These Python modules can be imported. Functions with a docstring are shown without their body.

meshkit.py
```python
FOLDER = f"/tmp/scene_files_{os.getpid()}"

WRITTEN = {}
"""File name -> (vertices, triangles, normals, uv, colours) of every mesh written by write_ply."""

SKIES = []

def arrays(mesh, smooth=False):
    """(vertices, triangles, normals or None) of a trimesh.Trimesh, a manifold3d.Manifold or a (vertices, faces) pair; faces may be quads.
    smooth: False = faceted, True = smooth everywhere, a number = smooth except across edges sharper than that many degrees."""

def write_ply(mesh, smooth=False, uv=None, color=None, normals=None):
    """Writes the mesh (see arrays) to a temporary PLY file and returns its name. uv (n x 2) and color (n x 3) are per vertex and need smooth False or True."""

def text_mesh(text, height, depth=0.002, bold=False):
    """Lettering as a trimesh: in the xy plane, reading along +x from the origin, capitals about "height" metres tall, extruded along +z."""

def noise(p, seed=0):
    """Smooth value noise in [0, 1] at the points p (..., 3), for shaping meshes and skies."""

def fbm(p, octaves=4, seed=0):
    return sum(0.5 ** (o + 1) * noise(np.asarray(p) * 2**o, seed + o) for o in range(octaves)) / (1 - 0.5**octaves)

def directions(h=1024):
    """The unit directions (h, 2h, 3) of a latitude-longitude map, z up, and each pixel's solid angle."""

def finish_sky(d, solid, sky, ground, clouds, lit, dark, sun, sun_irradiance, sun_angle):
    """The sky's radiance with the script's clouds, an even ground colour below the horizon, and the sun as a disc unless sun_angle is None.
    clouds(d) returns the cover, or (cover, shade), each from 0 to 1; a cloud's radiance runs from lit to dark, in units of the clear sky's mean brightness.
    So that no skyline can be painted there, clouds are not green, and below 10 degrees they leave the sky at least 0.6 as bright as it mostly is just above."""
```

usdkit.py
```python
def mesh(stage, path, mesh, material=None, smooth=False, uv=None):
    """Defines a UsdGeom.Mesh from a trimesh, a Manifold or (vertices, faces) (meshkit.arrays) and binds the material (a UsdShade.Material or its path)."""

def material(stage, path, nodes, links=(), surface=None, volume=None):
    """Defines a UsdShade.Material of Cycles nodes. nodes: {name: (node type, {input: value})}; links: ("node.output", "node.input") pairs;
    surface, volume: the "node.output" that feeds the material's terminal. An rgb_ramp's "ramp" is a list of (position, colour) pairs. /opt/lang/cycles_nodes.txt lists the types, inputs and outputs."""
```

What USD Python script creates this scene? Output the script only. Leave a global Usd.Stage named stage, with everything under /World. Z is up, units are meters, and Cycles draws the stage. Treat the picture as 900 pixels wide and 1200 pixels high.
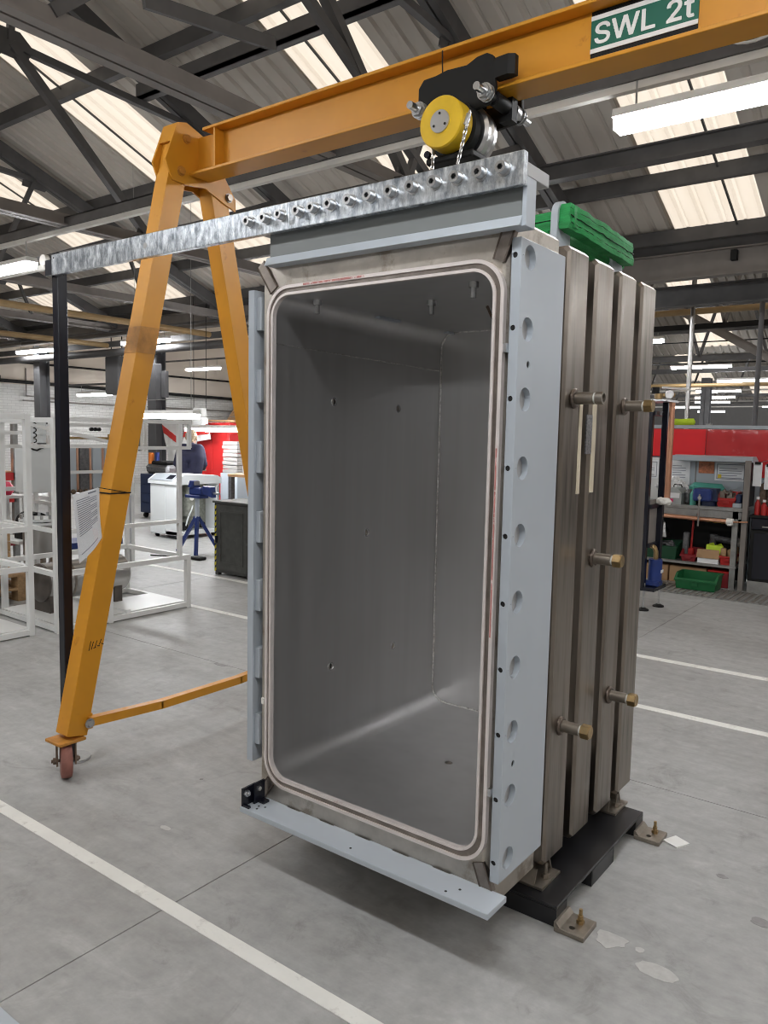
import math, random
import numpy as np
import trimesh, manifold3d, usdkit, meshkit
from shapely.geometry import Polygon, box as sbox, Point
from pxr import Usd, UsdGeom, UsdLux, UsdShade, Gf, Sdf

random.seed(7)
rng = np.random.default_rng(7)
stage = Usd.Stage.CreateInMemory()
UsdGeom.SetStageUpAxis(stage, 'Z')
UsdGeom.SetStageMetersPerUnit(stage, 1.0)
UsdGeom.Xform.Define(stage, '/World')

# ---------------------------------------------------------------- camera
yaw, pitch, roll = math.radians(36.8123), math.radians(5.5793), math.radians(1.1974)
eye = np.array([1.0717, -2.0612, 1.65])
fw = np.array([-math.sin(yaw) * math.cos(pitch), math.cos(yaw) * math.cos(pitch), -math.sin(pitch)])
rt = np.array([math.cos(yaw), math.sin(yaw), 0.0]); up = np.cross(rt, fw)
rt, up = math.cos(roll) * rt + math.sin(roll) * up, -math.sin(roll) * rt + math.cos(roll) * up
cam = UsdGeom.Camera.Define(stage, '/World/camera')
cam.AddTransformOp().Set(Gf.Matrix4d(*rt, 0, *up, 0, *(-fw), 0, *eye, 1))
cam.CreateHorizontalApertureAttr(36.0)
cam.CreateVerticalApertureAttr(48.0)
cam.CreateFocalLengthAttr(913.88 * 36 / 900)
cam.CreateClippingRangeAttr((0.05, 500.0))
cam.CreateExposureAttr(0.0)
# ---------------------------------------------------------------- sky (overcast, seen only through the roof lights)
dome = UsdLux.DomeLight.Define(stage, '/World/sky')
dome.CreateColorAttr(Gf.Vec3f(1.0, 0.99, 0.985))
dome.CreateIntensityAttr(.58)
LAMP = 58.0          # radiance of the fluorescent diffusers

# ================================================================ helpers
def mani(m):
    if isinstance(m, manifold3d.Manifold): return m
    m = m.copy(); m.merge_vertices()
    return manifold3d.Manifold(manifold3d.Mesh(vert_properties=np.asarray(m.vertices, np.float32), tri_verts=np.asarray(m.faces, np.uint32)))
def tm(m):
    if isinstance(m, trimesh.Trimesh): return m
    k = m.to_mesh(); return trimesh.Trimesh(np.array(k.vert_properties[:, :3], float), np.array(k.tri_verts), process=False)
def cut(a, *bs):
    a = mani(a)
    for b in bs: a = a - mani(b)
    return tm(a)
def join(*ms):
    out = []
    for m in ms:
        if isinstance(m, (list, tuple)): out += [tm(x) for x in m]
        else: out.append(tm(m))
    return trimesh.util.concatenate(out)
def hull(pts): return trimesh.convex.convex_hull(np.asarray(pts, float))
def B(x0, x1, y0, y1, z0, z1, bev=0.0):
    if not bev: 
        m = trimesh.creation.box([x1 - x0, y1 - y0, z1 - z0]); m.apply_translation([(x0 + x1) / 2, (y0 + y1) / 2, (z0 + z1) / 2]); return m
    p = []
    for x in (0, 1):
        for y in (0, 1):
            for z in (0, 1):
                c = [(x0, x1)[x], (y0, y1)[y], (z0, z1)[z]]; s = [(1, -1)[x], (1, -1)[y], (1, -1)[z]]
                for k in range(3):
                    q = [c[i] + s[i] * bev for i in range(3)]; q[k] = c[k]; p.append(q)
    return hull(p)
def frame_from(a, b):
    a, b = np.asarray(a, float), np.asarray(b, float); d = b - a; L = np.linalg.norm(d); d = d / L
    h = np.array([0, 0, 1.0]) if abs(d[2]) < .9 else np.array([1.0, 0, 0])
    u = np.cross(h, d); u /= np.linalg.norm(u); v = np.cross(d, u)
    return a, d, L, u, v
def C(a, b, r, n=16, r2=None):
    a, d, L, u, v = frame_from(a, b); r2 = r if r2 is None else r2
    t = np.arange(n) * 2 * np.pi / n
    ring = np.cos(t)[:, None] * u + np.sin(t)[:, None] * v
    V = np.vstack([a + ring * r, a + d * L + ring * r2, [a], [a + d * L]])
    i = np.arange(n); j = (i + 1) % n
    F = np.vstack([np.c_[i, j, n + j], np.c_[i, n + j, n + i], np.c_[np.full(n, 2 * n), j, i], np.c_[np.full(n, 2 * n + 1), n + i, n + j]])
    return trimesh.Trimesh(V, F, process=False)
def BAR(a, b, w, h):
    """square bar from a to b: w across (horizontal), h the other way"""
    a, d, L, u, v = frame_from(a, b)
    p = [a + d * L * e + u * w / 2 * s + v * h / 2 * t for e in (0, 1) for s in (-1, 1) for t in (-1, 1)]
    return hull(p)
def TUBE(pts, r, n=8, closed=False):
    p = np.asarray(pts, float)
    if closed: t = np.roll(p, -1, 0) - np.roll(p, 1, 0)
    else: t = np.gradient(p, axis=0)
    t /= np.linalg.norm(t, axis=1, keepdims=True) + 1e-12
    u = np.cross(t[0], [0, 0, 1.0] if abs(t[0][2]) < .9 else [1.0, 0, 0]); u /= np.linalg.norm(u)
    rings = []; a = np.arange(n) * 2 * np.pi / n
    for k in range(len(p)):
        u = u - t[k] * (u @ t[k]); u /= np.linalg.norm(u); v = np.cross(t[k], u)
        rings.append(p[k] + r * (np.cos(a)[:, None] * u + np.sin(a)[:, None] * v))
    V = np.vstack(rings); F = []
    K = len(p)
    for k in range(K if closed else K - 1):
        k2 = (k + 1) % K
        for i in range(n):
            j = (i + 1) % n
            F += [[k * n + i, k * n + j, k2 * n + j], [k * n + i, k2 * n + j, k2 * n + i]]
    if not closed:
        V = np.vstack([V, p[0], p[-1]]); c0 = K * n
        for i in range(n):
            j = (i + 1) % n
            F += [[c0, j, i], [c0 + 1, (K - 1) * n + i, (K - 1) * n + j]]
    return trimesh.Trimesh(V, F, process=False)
PERM = {'x': np.array([[0, 0, 1], [1, 0, 0], [0, 1, 0]], float), 'y': np.array([[1, 0, 0], [0, 0, 1], [0, 1, 0]], float), 'z': np.eye(3)}
def PR(poly, axis, a, b):
    """extrude a polygon along an axis: x -> polygon in (y,z); y -> (x,z); z -> (x,y)"""
    poly = poly if hasattr(poly, 'exterior') else Polygon(poly)
    m = trimesh.creation.extrude_polygon(poly, b - a, engine='earcut')
    m.apply_translation([0, 0, a])
    v = m.vertices @ PERM[axis].T; f = m.faces
    if np.linalg.det(PERM[axis]) < 0: f = f[:, ::-1]
    return trimesh.Trimesh(v, f, process=False)
def rr(x0, x1, z0, z1, r, q=8): return sbox(x0 + r, z0 + r, x1 - r, z1 - r).buffer(r, quad_segs=q)
def ball(c, r, sub=2, s=(1, 1, 1)):
    m = trimesh.creation.icosphere(sub, r); m.apply_scale(s); m.apply_translation(c); return m
def lathe(prof, c, n=24):
    m = trimesh.creation.revolve(np.asarray(prof, float), sections=n); m.apply_translation(c); return m
def rot(m, ang, axis, pt):
    m = m.copy(); m.apply_transform(trimesh.transformations.rotation_matrix(math.radians(ang), axis, pt)); return m
def mv(m, d): m = m.copy(); m.apply_translation(d); return m
def hexnut(a, b, r): return C(a, b, r, 6)
def crumple(m, amp, freq, seed=0):
    m = m.copy(); v = m.vertices
    d = np.stack([meshkit.fbm(v * freq + 9 * k, 3, seed + k) - .5 for k in range(3)], -1)
    m.vertices = v + d * amp * 2; return m

# ================================================================ materials
LK = '/World/Looks'
UsdGeom.Scope.Define(stage, LK)
def lin(c): return tuple((x / 255 / 12.92 if x / 255 <= .04045 else ((x / 255 + .055) / 1.055) ** 2.4) for x in c)
def mat(name, col, rough=.5, metal=0., var=.08, scale=6., stretch=(1, 1, 1), bump=0., bscale=60., spots=None, spec=.5, emit=0, rvar=0.):
    """col in linear rgb; noise varies its tone; stretch makes the grain run; spots = (colour, amount, scale): worn patches"""
    c = np.array(col, float)
    N = {'g': ('geometry', {}), 'm': ('mapping', {'scale': tuple(stretch)}), 'n': ('noise_texture', {'scale': scale, 'detail': 5., 'roughness': .6}),
         'r': ('rgb_ramp', {'ramp': [(0.25, tuple(np.clip(c * (1 - var), 0, 1))), (.5, tuple(c)), (.75, tuple(np.clip(c * (1 + var), 0, 1)))]}),
         'p': ('principled_bsdf', {'roughness': rough, 'metallic': metal, 'specular_ior_level': spec})}
    L = [('g.position', 'm.vector'), ('m.vector', 'n.vector'), ('n.fac', 'r.fac')]
    out = 'r.color'
    if spots:
        sc, amt, ss = spots
        N['n2'] = ('noise_texture', {'scale': ss, 'detail': 6., 'roughness': .65})
        N['r2'] = ('rgb_ramp', {'ramp': [(max(0, .62 - amt), (0, 0, 0)), (.72 - amt, (1, 1, 1))]})
        N['x'] = ('mix', {'color2': tuple(sc)})
        L += [('m.vector', 'n2.vector'), ('n2.fac', 'r2.fac'), ('r2.color', 'x.fac'), (out, 'x.color1')]
        out = 'x.color'
    L.append((out, 'p.base_color'))
    if rvar:
        N['rm'] = ('map_range', {'from_min': .3, 'from_max': .7, 'to_min': max(.02, rough - rvar), 'to_max': rough + rvar})
        L += [('n.fac', 'rm.value'), ('rm.result', 'p.roughness')]
    if bump:
        N['bn'] = ('noise_texture', {'scale': bscale, 'detail': 4.}); N['b'] = ('bump', {'strength': bump, 'distance': .004})
        L += [('m.vector', 'bn.vector'), ('bn.fac', 'b.height'), ('b.normal', 'p.normal')]
    if emit:
        N['p'][1].update(emission_color=tuple(c), emission_strength=emit)
    return usdkit.material(stage, f'{LK}/{name}', N, L, surface='p.BSDF')

M = {}
M['concrete'] = usdkit.material(stage, f'{LK}/concrete', {
    'g': ('geometry', {}), 'n1': ('noise_texture', {'scale': .9, 'detail': 7., 'roughness': .65}), 'n2': ('noise_texture', {'scale': 14., 'detail': 6., 'roughness': .7}),
    'n3': ('noise_texture', {'scale': 3.2, 'detail': 9., 'roughness': .72, 'distortion': 1.2}), 'ms': ('mapping', {'scale': (1.2, 7., 1.), 'rotation': (0, 0, .5)}), 'n4': ('noise_texture', {'scale': 1.6, 'detail': 8., 'roughness': .7}),
    'r1': ('rgb_ramp', {'ramp': [(.3, (.315, .315, .308)), (.5, (.375, .376, .370)), (.7, (.425, .427, .424))]}),
    'r2': ('rgb_ramp', {'ramp': [(.3, (.86, .86, .86)), (.7, (1.1, 1.1, 1.1))]}),
    'r3': ('rgb_ramp', {'ramp': [(.30, (.66, .65, .63)), (.44, (.97, .97, .97)), (.58, (1, 1, 1)), (.70, (1.2, 1.2, 1.2))]}),
    'r4': ('rgb_ramp', {'ramp': [(.35, (.92, .92, .91)), (.6, (1.05, 1.05, 1.05))]}),
    'a': ('mix', {'mix_type': 'multiply', 'fac': 1.}), 'b': ('mix', {'mix_type': 'multiply', 'fac': .8}), 'd': ('mix', {'mix_type': 'multiply', 'fac': 1.}),
    'rr': ('map_range', {'from_min': .3, 'from_max': .7, 'to_min': .42, 'to_max': .62}),
    'bp': ('bump', {'strength': .12, 'distance': .003}), 'p': ('principled_bsdf', {'specular_ior_level': .42})},
    [('g.position', 'n1.vector'), ('g.position', 'n2.vector'), ('g.position', 'n3.vector'), ('g.position', 'ms.vector'), ('ms.vector', 'n4.vector'), ('n1.fac', 'r1.fac'), ('n2.fac', 'r2.fac'), ('n3.fac', 'r3.fac'), ('n4.fac', 'r4.fac'),
     ('r1.color', 'a.color1'), ('r2.color', 'a.color2'), ('a.color', 'b.color1'), ('r3.color', 'b.color2'), ('b.color', 'd.color1'), ('r4.color', 'd.color2'), ('d.color', 'p.base_color'),
     ('n1.fac', 'rr.value'), ('rr.result', 'p.roughness'), ('n2.fac', 'bp.height'), ('bp.normal', 'p.normal')], surface='p.BSDF')
M['line_paint'] = mat('line_paint', (.78, .78, .745), .6, var=.07, scale=5, bump=.25, bscale=90, spots=((.60, .59, .56), .05, 12))
M['spill_pale'] = mat('spill_pale', (.475, .472, .455), .55, var=.12, scale=30)
M['spill_dark'] = mat('spill_dark', (.26, .255, .25), .6, var=.2, scale=30)
M['hall_dark'] = mat('hall_dark', (.06, .058, .056), .7)
M['joint'] = mat('joint', (.20, .195, .185), .9, var=.3)
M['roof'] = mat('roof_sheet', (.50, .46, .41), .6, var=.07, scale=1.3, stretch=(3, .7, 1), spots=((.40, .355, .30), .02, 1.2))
M['skylight'] = usdkit.material(stage, f'{LK}/skylight', {
    'g': ('geometry', {}), 'm': ('mapping', {'scale': (6, .8, 1)}), 'n': ('noise_texture', {'scale': 1.5, 'detail': 5.}), 'r': ('rgb_ramp', {'ramp': [(.2, (.74, .645, .53)), (.8, (.80, .72, .615))]}),
    't': ('translucent_bsdf', {}), 'd': ('diffuse_bsdf', {'color': (.72, .68, .6)}), 'x': ('mix_closure', {'fac': .25})},
    [('g.position', 'm.vector'), ('m.vector', 'n.vector'), ('n.fac', 'r.fac'), ('r.color', 't.color'), ('t.BSDF', 'x.closure1'), ('d.BSDF', 'x.closure2')], surface='x.closure')
M['truss'] = mat('truss_paint', (.085, .082, .082), .6, var=.25, scale=4)
M['truss_brown'] = mat('truss_brown', (.19, .172, .16), .62, var=.2, scale=3)
M['girder'] = mat('girder_paint', (.21, .19, .175), .6, var=.15, scale=3)
M['column_paint'] = mat('column_paint', (.11, .11, .115), .5, var=.12, scale=3)
M['roof_dim'] = mat('roof_dim', (.27, .245, .215), .65, var=.08, scale=1.3, stretch=(3, .7, 1))  # sheets of the farther bays, darkened in colour for the dim light there
M['concrete_dim'] = mat('concrete_dim', (.12, .117, .113), .6, var=.2, scale=1.5)  # far slabs, with the dimness of the hall put into their colour
M['trunking'] = mat('trunking', (.62, .6, .56), .5, var=.05)
M['cable'] = mat('cable', (.55, .54, .52), .5)
M['yellow_pipe'] = mat('yellow_pipe', (.30, .20, .09), .5, var=.15)
M['brick_white'] = usdkit.material(stage, f'{LK}/brick_white', {
    'g': ('geometry', {}), 's': ('separate_xyz', {}), 'c': ('combine_xyz', {}), 'b': ('brick_texture', {'scale': 1., 'brick_width': .225, 'row_height': .075, 'mortar_size': .006, 'color1': (.66, .655, .64), 'color2': (.60, .595, .58), 'mortar': (.47, .46, .45)}),
    'n': ('noise_texture', {'scale': 1.1, 'detail': 5.}), 'r': ('rgb_ramp', {'ramp': [(.35, (.88, .88, .87)), (.65, (1.05, 1.05, 1.05))]}), 'x': ('mix', {'mix_type': 'multiply', 'fac': 1.}), 'p': ('principled_bsdf', {'roughness': .6}),
    'bp': ('bump', {'strength': .4, 'distance': .004, 'invert': True})},
    [('g.position', 's.vector'), ('s.y', 'c.x'), ('s.z', 'c.y'), ('c.vector', 'b.vector'), ('g.position', 'n.vector'), ('n.fac', 'r.fac'), ('b.color', 'x.color1'), ('r.color', 'x.color2'), ('x.color', 'p.base_color'), ('b.fac', 'bp.height'), ('bp.normal', 'p.normal')], surface='p.BSDF')
M['wall_cream'] = mat('wall_cream', (.60, .53, .46), .7, var=.06, scale=.8)
M['wall_grey'] = mat('wall_grey', (.26, .25, .24), .7, var=.05)
M['steel'] = mat('pickled_steel', (.27, .237, .205), .36, 1., var=.28, scale=3., stretch=(6, 6, .5), bump=.05, bscale=120, rvar=.08, spots=((.22, .185, .155), .03, 1.6))
M['steel_front'] = mat('ground_steel', (.50, .46, .41), .42, .9, var=.22, scale=9., bump=.06, bscale=50, spots=((.33, .285, .235), .07, 7))
M['steel_in'] = mat('brushed_steel', (.635, .63, .63), .42, 1., var=.07, scale=2.2, stretch=(4, 5, .25), rvar=.05, bump=.015, bscale=40)
M['weld'] = mat('weld', (.6, .59, .58), .4, 1., var=.5, scale=60, bump=.5, bscale=160)
M['weld_dark'] = mat('weld_dark', (.16, .13, .11), .45, .9, var=.4, scale=30, bump=.3, bscale=100)
M['mitre'] = mat('mitre_steel', (.28, .245, .22), .4, 1., var=.3, scale=14)
M['seal'] = mat('seal_lip', (.80, .735, .71), .42, .45, var=.10, scale=10, spots=((.55, .36, .33), .0, 6))
M['red_mark'] = mat('red_marking', (.50, .20, .18), .5, var=.3, scale=30, spots=((.78, .70, .68), .10, 26))
M['grey_paint'] = mat('grey_paint', (.44, .485, .535), .42, var=.03, scale=3, bump=.03, bscale=150)
M['grey_paint_dull'] = mat('grey_paint_dull', (.40, .405, .41), .5, var=.04, scale=3)
M['header_shaded'] = mat('header_shaded', (.21, .225, .225), .45, var=.05, scale=3)  # header web colour darkened for the shade beneath the rail
M['hole'] = mat('hole_black', (.012, .012, .012), .7)
M['galv'] = usdkit.material(stage, f'{LK}/galvanised', {
    'g': ('geometry', {}), 'm': ('mapping', {'scale': (1, 1, .4)}), 'n': ('noise_texture', {'scale': 34., 'detail': 6., 'roughness': .7, 'distortion': .25}), 'n2': ('noise_texture', {'scale': 3., 'detail': 4.}),
    'r': ('rgb_ramp', {'ramp': [(.34, (.40, .47, .56)), (.46, (.64, .70, .77)), (.64, (.84, .88, .92))]}),
    'q': ('map_range', {'from_min': .3, 'from_max': .7, 'to_min': .18, 'to_max': .34}), 'bp': ('bump', {'strength': .12, 'distance': .003}), 'p': ('principled_bsdf', {'metallic': .92})},
    [('g.position', 'm.vector'), ('m.vector', 'n.vector'), ('m.vector', 'n2.vector'), ('n.fac', 'r.fac'), ('r.color', 'p.base_color'), ('n.fac', 'q.value'), ('q.result', 'p.roughness'), ('n.fac', 'bp.height'), ('bp.normal', 'p.normal')], surface='p.BSDF')
M['zinc'] = mat('zinc_bolt', (.62, .63, .64), .28, 1., var=.15, scale=40)
M['brass'] = mat('brass', (.42, .30, .15), .38, 1., var=.25, scale=40)
M['yellow'] = mat('yellow_paint', (.63, .275, .018), .42, var=.08, scale=4, bump=.03, bscale=80, spots=((.50, .19, .012), -.02, 12))
M['yellow_worn'] = mat('yellow_worn', (.50, .22, .035), .55, var=.25, scale=20)
M['black_paint'] = mat('black_paint', (.012, .012, .014), .32, var=.3, scale=8, spots=((.10, .10, .10), -.06, 20))
M['black_gloss'] = mat('black_gloss', (.008, .009, .016), .22, var=.1)
M['black_matt'] = mat('black_matt', (.010, .010, .010), .6, spec=.25)
M['rubber_red'] = mat('rubber_red', (.30, .125, .10), .65, var=.25, scale=18)
M['rusty'] = mat('rusty_steel', (.16, .115, .085), .6, .5, var=.4, scale=25)
M['raw_steel'] = mat('raw_steel', (.30, .265, .225), .42, .85, var=.2, scale=18)
M['sign_green'] = mat('sign_green', (.008, .125, .082), .4, var=.04)
M['white_plain'] = mat('white_plain', (.80, .80, .78), .5, var=.02)
M['white_paint'] = mat('white_paint', (.74, .75, .745), .4, var=.03, scale=3)
M['hoist_yellow'] = mat('hoist_yellow', (.72, .46, .02), .35, var=.1, scale=12)
M['alu'] = mat('aluminium', (.70, .70, .70), .28, 1., var=.08)
M['sling'] = mat('sling_green', (.02, .27, .07), .75, var=.4, scale=10, stretch=(1, 1, 9), bump=.4, bscale=60)
M['sling_dark'] = mat('sling_stripe', (.006, .03, .012), .85)
M['lamp'] = usdkit.material(stage, f'{LK}/lamp', {'e': ('emission', {'color': (.965, .98, 1.0), 'strength': LAMP})}, [], surface='e.emission')
M['paper'] = mat('paper', (.82, .84, .87), .35, var=.03, scale=5)
M['ink'] = mat('ink', (.20, .22, .27), .6)
M['pouch'] = usdkit.material(stage, f'{LK}/pouch_film', {'t': ('transparent_bsdf', {}), 'g': ('glossy_bsdf', {'roughness': .08}), 'x': ('mix_closure', {'fac': .05})}, [('t.BSDF', 'x.closure1'), ('g.BSDF', 'x.closure2')], surface='x.closure')
M['machine_white'] = mat('machine_white', (.66, .69, .70), .4, var=.02)
M['machine_grey'] = mat('machine_grey', (.30, .33, .36), .45, var=.05)
M['machine_inner'] = mat('machine_inner', (.30, .31, .27), .5, .3, var=.3, scale=25)
M['blue_dark'] = mat('cabinet_blue', (.018, .032, .085), .45, var=.1)
M['blue'] = mat('tool_blue', (.014, .035, .17), .4, var=.15, scale=10)
M['cab_grey'] = mat('cabinet_grey', (.060, .062, .058), .5, var=.25, scale=14, spots=((.13, .13, .12), -.04, 16))
M['tape_yellow'] = mat('tape_yellow', (.75, .66, .02), .5)
M['navy'] = mat('navy_knit', (.016, .017, .045), .85, var=.2, scale=14, bump=.3, bscale=120)
M['skin'] = mat('skin', (.48, .29, .21), .5, var=.06)
M['hair'] = mat('hair', (.36, .27, .17), .7, var=.3, scale=40, bump=.5, bscale=120)
M['trousers'] = mat('trousers', (.02, .021, .03), .8)
M['flag_white'] = mat('flag_white', (.72, .72, .71), .8, var=.05)
M['flag_red'] = mat('flag_red', (.55, .035, .03), .7, var=.06)
M['red'] = mat('red_paint', (.52, .022, .022), .45, var=.08, scale=3)
M['red_dark'] = mat('red_dark', (.22, .015, .02), .5, var=.2, scale=10)
M['pvc_red'] = mat('pvc_red', (.62, .05, .055), .18, var=.2, scale=2.5, bump=.25, bscale=5, spots=((.62, .16, .16), -.01, 3))
M['banner_red'] = mat('banner_red', (.86, .013, .022), .5, var=.03)
M['wood'] = mat('pallet_wood', (.42, .27, .14), .75, var=.3, scale=5, stretch=(1, 8, 8))
M['plywood'] = mat('plywood', (.46, .27, .14), .6, var=.15, scale=3)
M['card'] = mat('cardboard', (.40, .245, .13), .8, var=.08)
M['bin_green'] = mat('bin_green', (.008, .115, .035), .4, var=.08)
M['bin_green_dark'] = mat('bin_green_dark', (.006, .06, .025), .5, var=.1)
M['bin_red'] = mat('bin_red', (.42, .02, .018), .4, var=.08)
M['teal'] = mat('teal_bag', (.10, .40, .33), .4, var=.15, scale=12)
M['lime'] = mat('hi_vis_lime', (.52, .72, .03), .6, var=.1)
M['copper'] = mat('copper', (.76, .40, .26), .34, 1., var=.12, scale=8)
M['copper_dull'] = mat('copper_dull', (.62, .36, .25), .5, .6, var=.15, scale=8)
M['stainless'] = mat('stainless', (.42, .41, .40), .3, 1., var=.1, scale=6)
M['dark_tank'] = mat('dark_tank', (.10, .085, .075), .5, .4, var=.3, scale=8)
M['panel_grey'] = mat('panel_grey', (.43, .48, .53), .5, var=.03)
M['shelf_steel'] = mat('shelf_steel', (.30, .30, .29), .45, .5, var=.2, scale=12)
M['junk_grey'] = mat('junk_grey', (.14, .14, .145), .5, .4, var=.4, scale=30)
M['toolbox'] = mat('toolbox_grey', (.36, .38, .38), .45, var=.08)
M['plastic_white'] = mat('plastic_white', (.80, .81, .82), .3, var=.05)
M['orange'] = mat('orange', (.75, .20, .02), .45)
M['pink'] = mat('pink', (.75, .03, .16), .5)
M['magenta'] = mat('magenta_bag', (.55, .03, .08), .5, var=.1)
M['photo_print'] = mat('photo_print', (.5, .17, .08), .4, var=.6, scale=24)
M['yellow_label'] = mat('yellow_label', (.75, .55, .03), .5)
M['tape_cream'] = mat('masking_tape', (.62, .55, .42), .7, var=.1)
M['nameplate'] = mat('nameplate', (.30, .30, .31), .35, .8, var=.6, scale=130)
M['nozzle_white'] = mat('thread_tape', (.75, .74, .70), .6, var=.1)

# ================================================================ things
used = {}
def numbered(parent, name):
    k = used.get((parent, name), -1) + 1; used[(parent, name)] = k
    return name if k == 0 else f'{name}_{k:03d}'
class Thing:
    def __init__(s, name, label=None, cat=None, base=(0, 0, 0), group=None, kind=None, rz=0.):
        s.path = '/World/' + numbered('/World', name); s.base = np.asarray(base, float)
        x = UsdGeom.Xform.Define(stage, s.path); x.AddTranslateOp().Set(Gf.Vec3d(*map(float, s.base)))
        if rz: x.AddRotateZOp().Set(rz)
        s.prim = x.GetPrim(); s.x = x
        for k, v in (('label', label), ('category', cat), ('group', group), ('kind', kind)):
            if v: s.prim.SetCustomDataByKey(k, v)
    def part(s, name, mesh, m, label=None, parent=None, kind=None, smooth=28):
        mesh = tm(mesh) if not isinstance(mesh, (list, tuple)) else join(*mesh)
        mesh = trimesh.Trimesh(mesh.vertices - s.base, mesh.faces, process=False)
        par = parent or s.path
        p = f'{par}/{numbered(par, name)}'
        q = usdkit.mesh(stage, p, mesh, M[m], smooth=smooth)
        for k, v in (('label', label), ('kind', kind)):
            if v: q.GetPrim().SetCustomDataByKey(k, v)
        return p
def copy_of(t, name, loc, label, rz=0.):
    d = t.prim.GetCustomData()
    p = '/World/' + numbered('/World', name); x = UsdGeom.Xform.Define(stage, p)
    x.AddTranslateOp().Set(Gf.Vec3d(*map(float, loc)))
    if rz: x.AddRotateZOp().Set(rz)
    q = x.GetPrim(); q.GetReferences().AddInternalReference(t.path); q.SetInstanceable(True)
    for k in ('category', 'group', 'kind'):
        if k in d: q.SetCustomDataByKey(k, d[k])
    q.SetCustomDataByKey('label', label)
    return q
def single(name, mesh, m, label, cat, group=None, kind=None, smooth=28):
    """a thing that is one mesh"""
    mesh = join(*mesh) if isinstance(mesh, (list, tuple)) else tm(mesh)
    base = np.array([*mesh.bounds.mean(0)[:2], mesh.bounds[0][2]])
    p = '/World/' + numbered('/World', name)
    q = usdkit.mesh(stage, p, trimesh.Trimesh(mesh.vertices - base, mesh.faces, process=False), M[m], smooth=smooth)
    q.AddTranslateOp().Set(Gf.Vec3d(*map(float, base)))
    for k, v in (('label', label), ('category', cat), ('group', group), ('kind', kind)):
        if v: q.GetPrim().SetCustomDataByKey(k, v)
    return q

# ================================================================ building shell
S = math.tan(math.radians(21.5))
X0, X1 = -20.0, 14.0
VAL, RID, Z0 = 8.4, 2.2, 4.10           # valley, ridge of the near bay; underside of the sheets at the valley
W = 2 * (VAL - RID)
def roofz(y, v=VAL): return Z0 + S * (v - y)
fl = Thing('floor', 'grey painted concrete workshop floor with white lane lines', 'floor', (0, 0, 0), kind='structure')
# slabs between the saw joints
xs, ys = [X0, -15.3, -10.55, -5.8, -1.05, 3.7, 8.45, X1], [-12, -5.2, 1.62, 8.4, 20, 58]
for i in range(len(xs) - 1):
    for j in range(len(ys) - 1):
        fl.part('slab', B(xs[i] + .0025, xs[i + 1] - .0025, ys[j] + .0025, ys[j + 1] - .0025, -.12, 0), 'concrete_dim' if ys[j] > 15 else 'concrete')
fl.part('slab_joint', B(X0, X1, -12, 58, -.2, -.003), 'joint', 'dark joint between the slabs')
def blob(x, y, r, seed, sx=1.):
    t_ = np.arange(28) * 2 * np.pi / 28; q = .72 * r * (.55 + .9 * meshkit.fbm(np.c_[np.cos(t_) * 1.6, np.sin(t_) * 1.6, np.full(28, seed * 1.7)], 3, seed))
    return PR([(x + sx * a * math.cos(b), y + a * math.sin(b)) for a, b in zip(q, t_)], 'z', .0003, .0012)
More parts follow.
